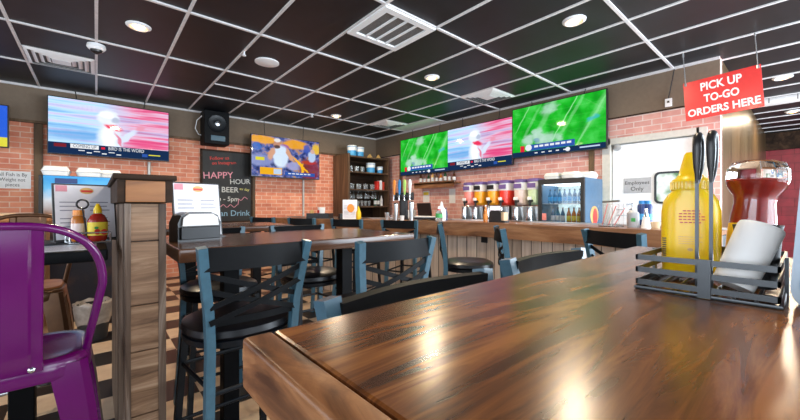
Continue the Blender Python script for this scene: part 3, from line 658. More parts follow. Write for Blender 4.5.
# ------------------------------------------------------------------ tables
def hightop(lab, x0, x1, y0, y1, z, th, mt, edge=None, cols=None, frame=0.0):
    cx, cy = (x0+x1)/2, (y0+y1)/2
    t = thing('high_top_table', lab, 'table', (cx, cy, 0), 0, 'high-top tables')
    a, c = (x1-x0)/2, (y1-y0)/2
    if frame:
        f = B(); f.box(-a+frame+0.0006, a, -c, c, z-th, z, 0.004); f.build('tabletop', mt, t)
        f = B(); f.box(-a, -a+frame, -c, c, z-th, z, 0.004, 3); f.build('end_strip', 'table_edge', t)
    else:
        f = B(); f.box(-a, a, -c, c, z-th, z, 0.006); f.build('tabletop', mt, t)
    for px in (cols or (-a*0.55, a*0.55)):
        f = B(); f.box(px-0.038, px+0.038, -0.038, 0.038, 0.02, z-th-0.008, 0.004); f.build('column', 'rail', t)
        f = B(); f.box(px-0.035, px+0.035, -c*0.8, c*0.8, 0, 0.02, 0.004); f.build('foot', 'stool', t)
        f = B(); f.box(px-0.1, px+0.1, -0.1, 0.1, z-th-0.008, z-th); f.build('top_plate', 'stool', t)
    return t
hightop('big glossy walnut table in the foreground with a darker end strip', 0.109, 1.33, -0.42, 0.366, 1.09, 0.05, 'table', frame=0.03)
hightop('dark glossy high table right of the half wall with a napkin dispenser on it', 0.242, 1.5, 1.60, 2.33, 1.05, 0.055, 'table_dark')
hightop('farther dark high table below the chalkboard', 0.38, 1.37, 3.1, 3.75, 1.05, 0.05, 'table_dark')
hightop('black-edged high table behind the purple chair carrying a menu stand', -1.1, 0.035, 1.80, 2.48, 1.05, 0.045, 'rail', cols=(-0.14, 0.3))
t = thing('service_stand', 'wooden stand with kraft papers on top against the far left', 'stand', (-0.9, 4.5, 0))
f = B(); f.box(-0.6, 0.6, -0.35, 0.3, 1.09, 1.12, 0.004); f.build('top', 'orange_wood', t)
f = B(); f.box(-0.56, 0.56, -0.3, 0.28, 0, 1.09); f.build('body', 'bar_wood', t)
for i, (dx, dy, a) in enumerate(((0, 0, 0.05), (0.03, 0.02, -0.12), (-0.02, 0.0, 0.2))):
    f = B(); f.prism([(-0.26, -0.17), (0.26, -0.17), (0.26, 0.17), (-0.26, 0.17)], 0, 0.012)
    o = tag(f.build('kraft_sheet', 'kraft'), 'kraft paper sheet in the pile on the far left wooden stand', 'paper', 'kraft paper pile'); o.location = (-0.75+dx, 4.38+dy, 1.121+0.0125*i); o.rotation_euler = (0, 0, a)

# ------------------------------------------------------------------ cross-back bar stools
def make_stool():
    t = thing('bar_stool', '', 'bar stool', (0, 0, 0), 0, 'black cross-back bar stools')
    f = B(); f.oval([(0.02, 0.02, 0.722), (0.195, 0.195, 0.722), (0.205, 0.205, 0.735), (0.20, 0.20, 0.757), (0.17, 0.17, 0.772), (0.09, 0.09, 0.777), (0.01, 0.01, 0.778)], 36, n=2.4); f.build('seat', 'vinyl', t)
    f = B(); f.oval([(0.185, 0.185, 0.695), (0.20, 0.20, 0.697), (0.203, 0.203, 0.720), (0.19, 0.19, 0.7215)], 36, n=2.4); f.build('seat_frame', 'stool', t)
    for s in (-1, 1):
        f = B(); f.bar([(s*0.20, 0.21, 0), (s*0.16, 0.155, 0.70)], 0.026, 0.026); f.build('leg', 'stool', t)
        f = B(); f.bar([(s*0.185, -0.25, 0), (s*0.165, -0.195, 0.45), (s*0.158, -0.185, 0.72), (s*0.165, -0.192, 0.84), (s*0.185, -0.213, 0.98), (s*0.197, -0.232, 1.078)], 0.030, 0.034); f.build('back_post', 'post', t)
    f = B()
    n = 12
    pts = [(-0.187+0.374*i/n, -0.228-0.030*math.sin(PI*i/n)+0.008, 1.033) for i in range(n+1)]
    f.bar(pts, 0.082, 0.018, side=(0, 0.12, 1)); f.build('top_rail', 'rail', t)
    for dz in (0.0, -0.055):
        for s in (-1, 1):
            k = 10; q = []
            for i in range(k+1):
                a = i/k; q.append((s*(-0.172+0.338*a), -0.205-0.02*math.sin(PI*a)-0.008*(1-a)+(0.004*s), 0.975+dz-0.115*a))
            f = B(); f.bar(q, 0.020, 0.006, side=(0, 0.05, 1)); f.build('cross_slat', 'rail', t)
    f = B(); f.bar([(-0.16+0.32*i/8, -0.19-0.018*math.sin(PI*i/8), 0.80) for i in range(9)], 0.026, 0.01, side=(0, 0.05, 1)); f.build('lower_rail', 'rail', t)
    for z in (0.30, 0.55):
        f = B(); e = 1-z/0.72
        x1 = 0.16+0.04*e; yf = 0.155+0.055*e; yb = -0.19-0.04*e
        f.sweep([(-x1, yf, z), (x1, yf, z), (x1-0.02, yb, z), (-x1+0.02, yb, z)], 0.009, 8, closed=True); f.build('footrest' if z < 0.4 else 'stretcher', 'stool', t)
    return t
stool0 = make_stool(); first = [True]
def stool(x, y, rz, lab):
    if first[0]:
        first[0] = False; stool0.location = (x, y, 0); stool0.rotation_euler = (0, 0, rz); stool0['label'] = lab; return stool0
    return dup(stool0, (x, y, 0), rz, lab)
R = math.radians
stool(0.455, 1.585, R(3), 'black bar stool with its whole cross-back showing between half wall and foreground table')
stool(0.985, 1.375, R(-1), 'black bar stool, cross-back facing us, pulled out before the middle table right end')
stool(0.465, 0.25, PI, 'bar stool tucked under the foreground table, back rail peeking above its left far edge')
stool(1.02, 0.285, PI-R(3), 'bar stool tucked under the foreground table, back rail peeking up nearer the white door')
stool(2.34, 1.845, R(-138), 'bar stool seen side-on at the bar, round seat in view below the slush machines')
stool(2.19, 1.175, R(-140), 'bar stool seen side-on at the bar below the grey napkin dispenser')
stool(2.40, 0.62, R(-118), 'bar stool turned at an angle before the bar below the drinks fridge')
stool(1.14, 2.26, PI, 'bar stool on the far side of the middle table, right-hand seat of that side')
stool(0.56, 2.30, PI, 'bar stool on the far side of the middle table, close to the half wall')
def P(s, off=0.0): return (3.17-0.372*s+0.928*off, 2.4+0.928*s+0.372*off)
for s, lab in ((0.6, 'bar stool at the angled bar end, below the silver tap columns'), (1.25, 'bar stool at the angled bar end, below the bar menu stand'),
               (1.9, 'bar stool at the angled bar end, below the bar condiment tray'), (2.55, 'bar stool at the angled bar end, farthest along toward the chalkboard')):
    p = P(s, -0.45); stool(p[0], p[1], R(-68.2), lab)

# ------------------------------------------------------------------ metal chairs
def metal_chair(loc, rz, lab, mt, wood_seat=False, back=True):
    """faces local +Y"""
    t = thing('metal_bar_chair', lab, 'bar chair', loc, rz)
    f = B(); hs = 0.175
    prof = [(hs, 0.702), (hs+0.004, 0.71), (hs+0.002, 0.745), (hs-0.004, 0.757), (hs-0.016, 0.763), (hs-0.04, 0.760), (hs-0.10, 0.754), (0.01, 0.753)]
    f.oval([(r, r, z) for r, z in prof], 48, n=4.2); f.build('seat', mt, t)
    if wood_seat:
        f = B(); f.oval([(0.15, 0.15, 0.756), (0.165, 0.165, 0.766), (0.16, 0.16, 0.775), (0.01, 0.01, 0.775)], 40, n=4.2); f.build('seat_board', 'orange_wood', t)
    for sx in (-1, 1):
        for sy in (-1, 1):
            # pressed sheet leg: angle section that tapers to the foot
            rings = []
            for z, w, ox in ((0.745, 0.085, 0.165), (0.60, 0.078, 0.185), (0.3, 0.062, 0.215), (0.0, 0.042, 0.245)):
                cx, cy = sx*ox, sy*ox
                a = Vector((cx-sx*w, cy, z)); k1 = Vector((cx-sx*0.014, cy+sy*0.004, z)); k2 = Vector((cx+sx*0.004, cy-sy*0.014, z)); c = Vector((cx, cy-sy*w, z))
                th = 0.004
                rings.append([a, k1, k2, c, c-Vector((sx*th, 0, 0)), Vector((cx-sx*0.018, cy-sy*0.018, z)), a-Vector((0, sy*th, 0))])
            f = B(); f.loft(rings); f.build('leg', mt, t)
    f = B(); f.bar([(-0.19, -0.185, 0.42), (0.19, 0.185, 0.42)], 0.004, 0.02, side=(0, 0, 1)); f.bar([(-0.19, 0.185, 0.428), (0.19, -0.185, 0.428)], 0.004, 0.02, side=(0, 0, 1)); f.build('cross_brace', mt, t)
    f = B(); f.sweep([(-0.2, -0.2, 0.27), (0.2, -0.2, 0.27), (0.2, 0.2, 0.27), (-0.2, 0.2, 0.27)], 0.009, 8, closed=True); f.build('footrest', 'chrome', t)
    # back: tubular arch and a pressed splat
    pts = []
    hw, ztop = 0.205, 1.165
    for i in range(29):
        a = PI*i/28; ca, sa = math.cos(a), math.sin(a)
        x = hw*math.copysign(abs(ca)**0.72, ca); z = 0.98+(ztop-0.98)*abs(sa)**0.85
        pts.append((x, -0.185-0.035*sa, z))
    pts = [(0.163, -0.085, 0.745), (0.172, -0.11, 0.80), (0.188, -0.15, 0.885)] + pts + [(-0.188, -0.15, 0.885), (-0.172, -0.11, 0.80), (-0.163, -0.085, 0.745)]
    f = B(); f.sweep(pts, 0.0115, 12); f.build('back_frame', mt, t)
    rings = []
    for z, w, y in ((0.742, 0.073, -0.178), (0.80, 0.073, -0.19), (0.95, 0.075, -0.203), (1.08, 0.078, -0.215), (1.16, 0.078, -0.221)):
        xs_ = (-1.0, -0.97, -0.68, -0.60, 0.60, 0.68, 0.97, 1.0); ds = (0.004, 0, 0, -0.006, -0.006, 0, 0, 0.004) if 0.78 < z < 1.1 else (0.004, 0, 0, 0, 0, 0, 0, 0.004)
        front = [Vector((w*q, y-0.003+d, z)) for q, d in zip(xs_, ds)]; rear = [Vector((w*q, y+0.003+d, z)) for q, d in zip(xs_, ds)]
        rings.append(front+rear[::-1])
    f = B(); f.loft(rings); f.build('back_splat', mt, t, angle=20)
    for x in (-0.05, 0.05):
        f = B(); f.lathe([(0.009, 0), (0.008, 0.004), (0.004, 0.007), (0.0005, 0.008)], 12, (x, -0.183, 0.752), Matrix.Rotation(PI/2, 3, 'X')); f.build('rivet', 'chrome', t)
    return t
metal_chair((-0.19, 1.63, 0), R(0), 'glossy purple metal bar chair at the left front edge', 'purple')
metal_chair((-0.31, 2.85, 0), PI, 'brown metal bar chair with orange wood seat behind the left table', 'copper', wood_seat=True)
t = thing('waste_bin', 'small bin with a crumpled clear liner on the floor left of the half wall', 'bin', (-0.02, 4.3, 0))
f = B(); f.lathe([(0.10, 0), (0.13, 0.32), (0.125, 0.32), (0.1, 0.02)], 20); f.build('bucket', 'blackm', t)
f = B(); rings = []
for r, z in ((0.118, 0.15), (0.133, 0.22), (0.142, 0.30), (0.145, 0.335), (0.132, 0.345), (0.118, 0.30)):
    rings.append([((r+random.uniform(-.008, .008))*math.cos(2*PI*i/24), (r+random.uniform(-.008, .008))*math.sin(2*PI*i/24), z+random.uniform(-.012, .012)) for i in range(24)])
f.loft(rings, cap=False); f.build('liner', 'bag', t)

# ------------------------------------------------------------------ bar
bt = HC-0.18                       # bar top height 1.04
def off(d): 
    e = P(3.26, d)
    return [(3.17+d, 0.4), (3.17+d, 2.4+0.193*d), e]
t = thing('bar_counter', 'long timber bar counter with thick front beam and weathered plank face', 'bar counter', (3.17, 2.4, 0))
L = lambda pts: [(x-3.17, y-2.4) for x, y in pts]
f = B(); f.prism(L(off(0.0)+off(0.58)[::-1]), bt-0.03, bt); f.build('countertop', 'bar_wood', t)
f = B(); f.prism(L(off(0.004)+off(0.06)[::-1]), bt-0.155, bt-0.031); f.build('front_beam', 'bar_wood', t)
f = B(); f.prism(L(off(0.20)+off(0.225)[::-1]), 0.0, bt-0.032); f.build('plank_face', 'bar_plank', t)
f = B(); f.prism(L(off(0.226)+off(0.54)[::-1]), 0.1, bt-0.034); f.build('cabinet', 'blackm', t)
f = B(); f.prism(L(off(0.44)+off(0.57)[::-1]), bt+0.0005, bt+0.012); f.build('drip_rail', 'steel', t)
f = B(); f.box(0.19, 0.2, -0.02, 0.07, 0.80, 0.88); f.build('outlet_plate', 'black', t)
def bx(u, o):
    """point on the bar top seen at image column u, o metres in from the front edge"""
    tt = (u-400)/FX; k = (0.653+0.757*tt)/(0.757-0.653*tt)      # X/Y
    X = 3.17+o; Y = X/k
    if Y < 2.4+0.193*o: return (X, Y)
    a = 3.17+0.928*o; c = 2.4+0.372*o; s = (a-k*c)/(0.372+k*0.928)
    return (a-0.372*s, c+0.928*s)
# back counter
t = thing('back_counter', 'low back counter along the right brick wall under the screens', 'counter', (4.95, 3.9, 0))
f = B(); f.box(-0.40, 0.40, -2.08, 2.2, 0.86, 0.90, 0.004); f.build('worktop', 'steel', t)
f = B(); f.box(-0.36, 0.40, -2.06, 2.18, 0.0, 0.86); f.build('cabinet', 'dark_wood', t)

# slush machines on the back counter
def slush(y, lab, c1, c2):
    t = thing('slush_machine', lab, 'drink machine', (4.80, y, 0.90), 0, 'slush machines')
    f = B(); f.box(-0.14, 0.28, -0.215, 0.215, 0.0, 0.32, 0.008); f.build('body', 'steel', t)
    f = B(); f.box(-0.25, -0.13, -0.205, 0.205, 0.02, 0.055, 0.004); f.build('drip_tray', 'black', t)
    f = B(); f.box(-0.15, -0.14, -0.19, 0.19, 0.05, 0.10); f.build('dark_panel', 'black', t)
    for s, c in ((-1, c2), (1, c1)):
        y_ = s*0.108
        f = B(); f.oval([(0.17, 0.07, 0.0), (0.20, 0.09, 0.03), (0.205, 0.095, 0.16), (0.205, 0.095, 0.22)], 24, (0.06, y_, 0.335), n=3.5); bowl = f.build('bowl', c, t)
        f = B(); f.oval([(0.205, 0.097, 0.0), (0.21, 0.1, 0.01), (0.20, 0.095, 0.11)], 24, (0.06, y_, 0.5555), n=3.5); f.build('header', 'white', bowl)
        f = B(); f.oval([(0.215, 0.103, 0), (0.215, 0.103, 0.03), (0.20, 0.09, 0.045)], 24, (0.06, y_, 0.667), n=3.5); f.build('lid', 'lid_purple', bowl)
        f = B(); f.box(-0.157, -0.148, y_-0.06, y_+0.06, 0.58, 0.645); f.build('badge', 'black' if c in ('orange_slush',) else 'lid_purple', bowl)
        f = B(); f.cyl((-0.10, y_, 0.40), (-0.20, y_, 0.38), 0.022, seg=12); f.cyl((-0.19, y_, 0.41), (-0.19, y_, 0.32), 0.016, seg=10); f.build('spout', 'blackm', bowl)
        f = B(); f.box(-0.215, -0.195, y_-0.03, y_+0.03, 0.405, 0.45, 0.004); f.build('tap_handle', 'white', bowl)
        f = B(); f.lathe([(0.055, 0.056), (0.06, 0.08), (0.035, 0.30)], 16, (-0.195, y_, 0.0)); f.build('chrome_cover', 'chrome', t)
    return t
slush(3.60, 'slush machine with pink and orange bowls, leftmost of three on the back counter', 'pink_slush', 'orange_slush')
slush(3.13, 'slush machine with orange and red bowls, middle of three on the back counter', 'orange_slush', 'red_slush')
slush(2.66, 'slush machine with pale pink and pale green bowls, next to the glass-door fridge', 'pale_slush', 'green_slush')
# countertop fridge
t = thing('display_fridge', 'small lit glass-door drinks fridge with blue side on the back counter', 'fridge', (4.62, 2.115, 0.90))
f = B(); f.box(0.0, 0.56, -0.30, -0.275, 0.03, 0.68); f.box(0.0, 0.56, 0.275, 0.30, 0.03, 0.68); f.box(0.0, 0.56, -0.275, 0.275, 0.03, 0.09); f.box(0.0, 0.56, -0.275, 0.275, 0.62, 0.68); f.build('cabinet', 'steel_blue', t)
f = B(); f.box(0.5, 0.555, -0.27, 0.27, 0.095, 0.615); f.build('lit_back', 'fridge_lit', t)
f = B(); f.box(0.02, 0.5, -0.275, 0.275, 0.345, 0.352); f.build('shelf', 'white', t)
f = B()
for p in ((-0.30, 0.30, 0.03, 0.10), (-0.30, 0.30, 0.61, 0.68), (-0.30, -0.255, 0.10, 0.61), (0.255, 0.30, 0.10, 0.61)): f.box(-0.04, -0.002, p[0], p[1], p[2], p[3], 0.003)
dr = f.build('door', 'blackm', t)
f = B(); f.box(-0.024, -0.018, -0.255, 0.255, 0.10, 0.61); f.build('pane', 'glass', dr)
f = B(); f.box(-0.027, -0.0245, 0.19, 0.25, 0.13, 0.22); f.build('price_sticker', 'pink_slush', dr)
f = B(); f.box(0.0, 0.49, -0.24, 0.24, 0.605, 0.619); f.build('light_strip', emis('fridge_tube', (0.85, 0.95, 1.0), 4.0), t)
f = B()
for sx in (0.05, 0.5):
    for sy in (-0.26, 0.26): f.cyl((sx, sy, 0), (sx, sy, 0.03), 0.02, seg=10)
f.build('feet', 'black', t)
f = B(); mt = Matrix.Translation((0, -0.301, 0)) @ XZ
f.prism(ell(0.28, 0.20, 0.13, 0.12, 24), 0, 0.002, mt); f.build('round_emblem', 'gold', t)
f = B(); f.prism(ell(0.30, 0.17, 0.075, 0.12, 20), 0.0025, 0.004, mt); f.build('emblem_bottle', 'red', t)
bot0 = None
def bottle(loc, h, r, mt, lab, cat='bottle', group=None, labelmat=None, capmat='black', neck=0.35):
    t = thing('bottle', lab, cat, loc, 0, group)
    f = B(); f.lathe([(r*0.9, 0), (r, 0.006), (r, h*(1-neck)-0.02), (r*0.8, h*(1-neck)), (r*0.36, h*(1-neck*0.55)), (r*0.33, h*0.93)], 16); f.build('body', mt, t)
    f = B(); f.lathe([(r*0.4, h*0.93), (r*0.4, h)], 12); f.build('cap', capmat, t)
    if labelmat: f = B(); f.lathe([(r*1.02, h*0.16), (r*1.02, h*0.48)], 16, cap=False); f.build('label_band', labelmat, t)
    return t
src = bottle((4.72, 2.115, 0.99), 0.21, 0.028, 'blue_bottle', 'dark blue bottle in the lower row of the glass-door fridge', 'bottle', 'fridge bottles', 'paper')
src2 = bottle((4.72, 2.0, 0.99), 0.21, 0.028, 'amber', 'amber bottle in the lower row of the glass-door fridge', 'bottle', 'fridge bottles', 'yellow')
src3 = bottle((4.72, 2.0, 1.253), 0.19, 0.027, 'blue_bottle', 'dark bottle in the upper row of the glass-door fridge', 'bottle', 'fridge bottles', 'sky_blue')
src.location = (4.72, 2.27, 0.991); src2.location = (4.72, 2.06, 0.991); src3.location = (4.72, 2.31, 1.253)
for y in (2.205, 2.14): dup(src, (4.72, y, 0.991))
for y in (1.995, 1.93): dup(src2, (4.72, y, 0.991))
for y in (2.245, 2.18, 2.115, 2.05, 1.985, 1.92): dup(src3, (4.72, y, 1.253))
# foam boxes
def foam(loc, rz, lab, grp, s=1.0):
    t = thing('foam_box', lab, 'takeout box', loc, rz, grp)
    f = B(); a = 0.105*s
    f.oval([(a*0.86, a*0.86, 0), (a, a, 0.045*s), (a*1.05, a*1.05, 0.048*s)], 24, n=7); f.build('base', 'foam', t)
    f = B(); f.oval([(a*1.05, a*1.05, 0.049*s), (a, a, 0.053*s), (a*0.82, a*0.82, 0.092*s)], 24, n=7); f.build('lid', 'foam', t)
fl = 'white foam takeout box on top of the glass-door fridge'
for x, y in ((4.80, 2.30), (4.80, 2.06), (5.03, 2.28), (4.98, 1.93)): foam((x, y, 1.581), 0, fl, 'foam boxes on the fridge')

# beer tower and bar-top things
def at(u, o, z=0.0): p = bx(u, o); return (p[0], p[1], bt+z)
t = thing('beer_tap_tower', 'black beer tap tower with orange blue green and white handles on the bar', 'beer taps', at(404, 0.36), R(-68))
f = B(); f.box(-0.14, 0.14, -0.03, 0.03, 0.26, 0.36, 0.01); f.box(-0.05, 0.05, -0.03, 0.03, 0.0, 0.26, 0.01); f.build('tower', 'black', t)
for i, c in enumerate(('orange', 'blue', 'lime', 'white')):
    x = -0.115+0.077*i
    f = B(); f.cyl((x, -0.03, 0.31), (x, -0.07, 0.30), 0.012, seg=10); f.cyl((x, -0.07, 0.32), (x, -0.075, 0.25), 0.009, seg=8); sp = f.build('spout', 'chrome', t)
    f = B(); f.oval([(0.010, 0.008, 0.33), (0.016, 0.012, 0.40), (0.022, 0.013, 0.46), (0.018, 0.010, 0.51), (0.006, 0.004, 0.53)], 16, (x, -0.06, 0), n=3); f.build('tap_handle', c, sp)
def shaker(u, o, h, r, lab):
    t = thing('steel_shaker', lab, 'shaker', at(u, o)); f = B(); f.lathe([(r*0.8, 0), (r, h*0.9)], 18); f.build('cup', 'steel', t); f = B(); f.lathe([(r*1.03, h*0.9), (r*1.03, h*0.93), (r*0.6, h)], 18); f.build('cap', 'chrome', t)
shaker(396, 0.12, 0.22, 0.030, 'tall steel cylinder on the bar below the orange tap handle')
shaker(411.5, 0.14, 0.24, 0.033, 'tall steel cylinder on the bar below the green tap handle')
shaker(387, 0.2, 0.10, 0.03, 'short steel cup on the bar left of the beer taps')
def cup(name, u, o, h, r, mt, lab, cat='cup'):
    f = B(); f.lathe([(r*0.8, 0), (r, h), (r*0.93, h), (r*0.72, 0.006)], 18); x = tag(f.build(name, mt), lab, cat); x.location = at(u, o); return x
cup('plastic_cup', 391, 0.13, 0.075, 0.036, 'clear', 'clear plastic cup on the bar beside the steel cylinders')
cup('plastic_cup', 402, 0.10, 0.06, 0.03, 'foam', 'small white cup on the bar between the two tall steel cylinders')
t = thing('bar_tray', 'flat black bar tray on the bar beside the taps', 'tray', at(425, 0.32), R(-68)); f = B(); f.box(-0.18, 0.18, -0.1, 0.1, 0.012, 0.035, 0.004); f.build('tray_rim', 'black', t); f = B(); f.box(-0.16, 0.16, -0.08, 0.08, 0.035, 0.05, 0.003); f.build('napkin_pile', 'paper', t)
t = thing('soap_bottle', 'clear squeeze bottle with red collar and green label on the bar', 'bottle', at(439, 0.10))
f = B(); f.lathe([(0.038, 0), (0.042, 0.02), (0.042, 0.09), (0.02, 0.13)], 18); f.build('body', 'clear', t); f = B(); f.lathe([(0.024, 0.128), (0.024, 0.142)], 14); f.build('collar', 'red', t); f = B(); f.lathe([(0.02, 0.143), (0.012, 0.17), (0.004, 0.18)], 12); f.build('nozzle', 'white', t)
f = B(); f.lathe([(0.0428, 0.04), (0.0428, 0.085)], 18, cap=False); f.build('label_band', 'green', t)
t = thing('white_jug', 'white squeeze jug standing behind the red-collared bottle on the bar', 'bottle', at(441.5, 0.22)); f = B(); f.oval([(0.055, 0.04, 0), (0.06, 0.045, 0.02), (0.058, 0.043, 0.13), (0.02, 0.02, 0.17)], 20); f.build('body', 'white', t); f = B(); f.lathe([(0.022, 0.17), (0.02, 0.19), (0.008, 0.235)], 14); f.build('cap', 'white', t)
t = bottle(at(485.5, 0.10), 0.19, 0.024, 'amber', 'slim amber hot sauce bottle on the bar by the grey dispenser', labelmat='orange', capmat='white')
bottle(at(446, 0.38), 0.16, 0.02, 'navy', 'slim dark blue bottle on the bar left of the slush machines', capmat='navy')
t = thing('napkin_dispenser', 'dark grey napkin dispenser with kraft napkins on the bar', 'napkin dispenser', at(497.5, 0.18), R(-90))
f = B(); f.prism([(-0.075, 0), (0.075, 0), (0.068, 0.11), (0.05, 0.13), (-0.05, 0.13), (-0.068, 0.11)], -0.05, 0.05, XZ); f.build('housing', 'blackm', t)
f = B(); f.box(0.0, 0.12, -0.045, 0.045, 0.0, 0.02); f.build('base', 'black', t); f = B(); f.box(0.07, 0.105, -0.04, 0.04, 0.022, 0.11, 0.004); f.build('napkins', 'kraft', t)
def menu_stand(name, loc, rz, w, h, lab, framemat='black', logo=True, extra=None):
    t = thing(name, lab, 'menu', loc, rz)
    tilt = Matrix.Rotation(R(-8), 4, 'X')
    f = B(); f.box(-w/2, w/2, 0, 0.008, 0.004, h, 0.002, mat=tilt); f.box(-w/2, w/2, -0.03, 0.06, 0.0, 0.005); f.build('holder', framemat, t)
    f = B(); f.box(-w/2+0.008, w/2-0.008, -0.002, 0, 0.012, h-0.008, mat=tilt); sh = f.build('sheet', 'menu', t)
    f = B()
    for k in range(9):
        z = h*(0.74-0.07*k)
        for a, c in ((-0.4, -0.08), (0.06, 0.38)):
            if (k*7+int(a*10)) % 4: f.box(a*w, (c-0.02*(k % 3))*w, -0.0028, -0.002, z, z+0.004, mat=tilt)
    f.build('print_lines', 'menu_ink', sh)
    if logo:
        f = B(); f.prism(ell(0.02*w, h*0.88, 0.11*w, h*0.055, 18), 0.002, 0.0032, tilt @ XZ); f.build('logo_disc', 'gold', sh)
        f = B(); f.prism([(x*w, z*h) for x, z in ((-0.07, 0.855), (0.11, 0.855), (0.11, 0.89), (-0.07, 0.89))], 0.0033, 0.004, tilt @ XZ); f.build('logo_banner', 'red', sh)
        f = B(); f.prism([(x*w, z*h) for x, z in ((-0.45, 0.86), (-0.28, 0.86), (-0.28, 0.965), (-0.45, 0.965))], 0.002, 0.003, tilt @ XZ); f.build('corner_picture', 'chalk_pink', sh)
    return t
menu_stand('menu_stand', (-0.032, 2.29, 1.05), R(16), 0.24, 0.28, 'white printed menu in a black stand on the left table')
menu_stand('menu_stand', (0.42, 2.13, 1.05), R(12), 0.245, 0.30, 'white printed menu standing behind the napkin dispenser on the middle table')
t = menu_stand('menu_stand', at(350, 0.2), R(-30), 0.20, 0.27, 'bar menu stand with food pictures by a yellow bottle', 'white', False)
f = B(); f.prism(ell(0.01, 0.15, 0.05, 0.06, 16), 0.002, 0.004, Matrix.Rotation(R(-8), 4, 'X') @ XZ); f.build('food_picture', 'orange', t)
menu_stand('menu_stand', at(495, 0.36), R(-62), 0.14, 0.19, 'small pale card in a stand on the bar behind the grey napkin dispenser', 'black', False)
t = thing('mustard_bottle', 'small yellow squeeze bottle on the bar beside the menu stand', 'bottle', at(358.5, 0.13)); f = B(); f.lathe([(0.03, 0), (0.036, 0.02), (0.034, 0.09), (0.018, 0.13)], 16); f.build('body', 'mustard', t); f = B(); f.lathe([(0.018, 0.131), (0.004, 0.18)], 12); f.build('cap', 'mustard', t)
t = thing('condiment_tray', 'black condiment tray on the far end of the bar', 'tray', at(320, 0.18), R(-50))
f = B(); f.box(-0.17, 0.17, -0.09, 0.09, 0, 0.01); f.box(-0.17, 0.17, -0.09, -0.082, 0.01, 0.075); f.box(-0.17, 0.17, 0.082, 0.09, 0.01, 0.075); f.box(-0.17, -0.162, -0.09, 0.09, 0.01, 0.075); f.box(0.162, 0.17, -0.09, 0.09, 0.01, 0.075); f.build('tray_box', 'black', t)
p = at(321.5, 0.19, 0.011); t = thing('paper_cup', 'white paper cup with a red mark standing in the bar condiment tray', 'cup', p); f = B(); f.lathe([(0.045, 0), (0.055, 0.15)], 18); f.build('body', 'foam', t); f = B(); f.box(-0.057, -0.05, -0.03, 0.02, 0.07, 0.11); f.build('red_mark', 'red', t)
p = at(312, 0.18, 0.011); f = B(); f.lathe([(0.03, 0), (0.03, 0.10), (0.02, 0.11)], 14); o = tag(f.build('jar', 'gold'), 'small tan jar in the bar condiment tray', 'jar'); o.location = p
p = at(341, 0.15); f = B(); f.box(-0.03, 0.03, -0.03, 0.03, 0, 0.075, 0.004); o = tag(f.build('table_number', 'black'), 'little black block on the bar left of the bar menu stand', 'block'); o.location = p
# right part of the bar: glasses of straws, soap pump, bottles
t = thing('straw_rack', 'clear plastic rack of pink striped straws on the bar beside the fridge', 'straw holder', at(611, 0.25))
f = B(); f.box(-0.06, 0.06, -0.08, 0.08, 0, 0.006); f.box(-0.06, -0.055, -0.08, 0.08, 0, 0.20); f.box(0.055, 0.06, -0.08, 0.08, 0, 0.20); f.build('rack', 'clear', t)
for k in range(5):
    f = B(); f.cyl((-0.03+0.012*k, 0.06-0.02*k, 0.01), (-0.02+0.01*k, 0.02-0.03*k, 0.2-0.01*k), 0.0045, seg=8); f.build('straw', 'pink_slush' if k % 2 == 0 else 'white', t)
f = B()
for z in (0.10, 0.15): f.sweep([(0.07*math.cos(a*PI/8), -0.10+0.05*math.sin(a*PI/8), z) for a in range(16)], 0.003, 6, closed=True)
f.sweep([(-0.055, 0.05, 0.215), (-0.055, -0.06, 0.222), (-0.055, -0.085, 0.225)], 0.008, 8); f.build('rail', 'steel', t)
t = thing('soap_pump', 'grey soap pump bottle on the bar in front of the white door', 'bottle', at(633, 0.24))
f = B(); f.lathe([(0.042, 0), (0.046, 0.01), (0.045, 0.12), (0.02, 0.145), (0.016, 0.15)], 18); f.build('body', 'grey_paper', t); f = B(); f.cyl((0, 0, 0.15), (0, 0, 0.195), 0.008, seg=10); f.bar([(0, 0.0, 0.198), (0, 0.05, 0.19)], 0.014, 0.01); f.lathe([(0.018, 0.15), (0.018, 0.162)], 12); f.build('pump', 'chrome', t); f = B(); f.box(-0.048, -0.042, -0.03, 0.0, 0.05, 0.08); f.build('label_patch', 'green', t)
for u, o, lab in ((642, 0.45, 'navy blue bottle by the white door, left one of a pair'), (648, 0.46, 'navy blue bottle by the white door, right one of a pair')):
    t = thing('spray_can', lab, 'bottle', at(u, o, 0.012 if 0.44 <= o <= .57 else 0), 0, 'blue bottles by the door'); f = B(); f.lathe([(0.032, 0), (0.034, 0.01), (0.034, 0.17), (0.025, 0.185)], 16); f.build('body', 'navy', t); f = B(); f.lathe([(0.024, 0.186), (0.022, 0.215)], 14); f.build('cap', 'blue', t); f = B(); f.lathe([(0.0346, 0.05), (0.0346, 0.10)], 16, cap=False); f.build('label_band', 'sky_blue', t)
t = thing('salt_shaker', 'stubby white shaker with steel top on the bar before the blue bottles', 'shaker', at(646, 0.22)); f = B(); f.lathe([(0.036, 0), (0.03, 0.04), (0.022, 0.09)], 16); f.build('body', 'white', t); f = B(); f.lathe([(0.02, 0.091), (0.012, 0.12), (0.012, 0.16)], 12); f.build('top', 'chrome', t)
cup('plastic_cup', 655, 0.26, 0.05, 0.04, 'kraft', 'low tan bowl on the bar beside the stubby white shaker', 'bowl')

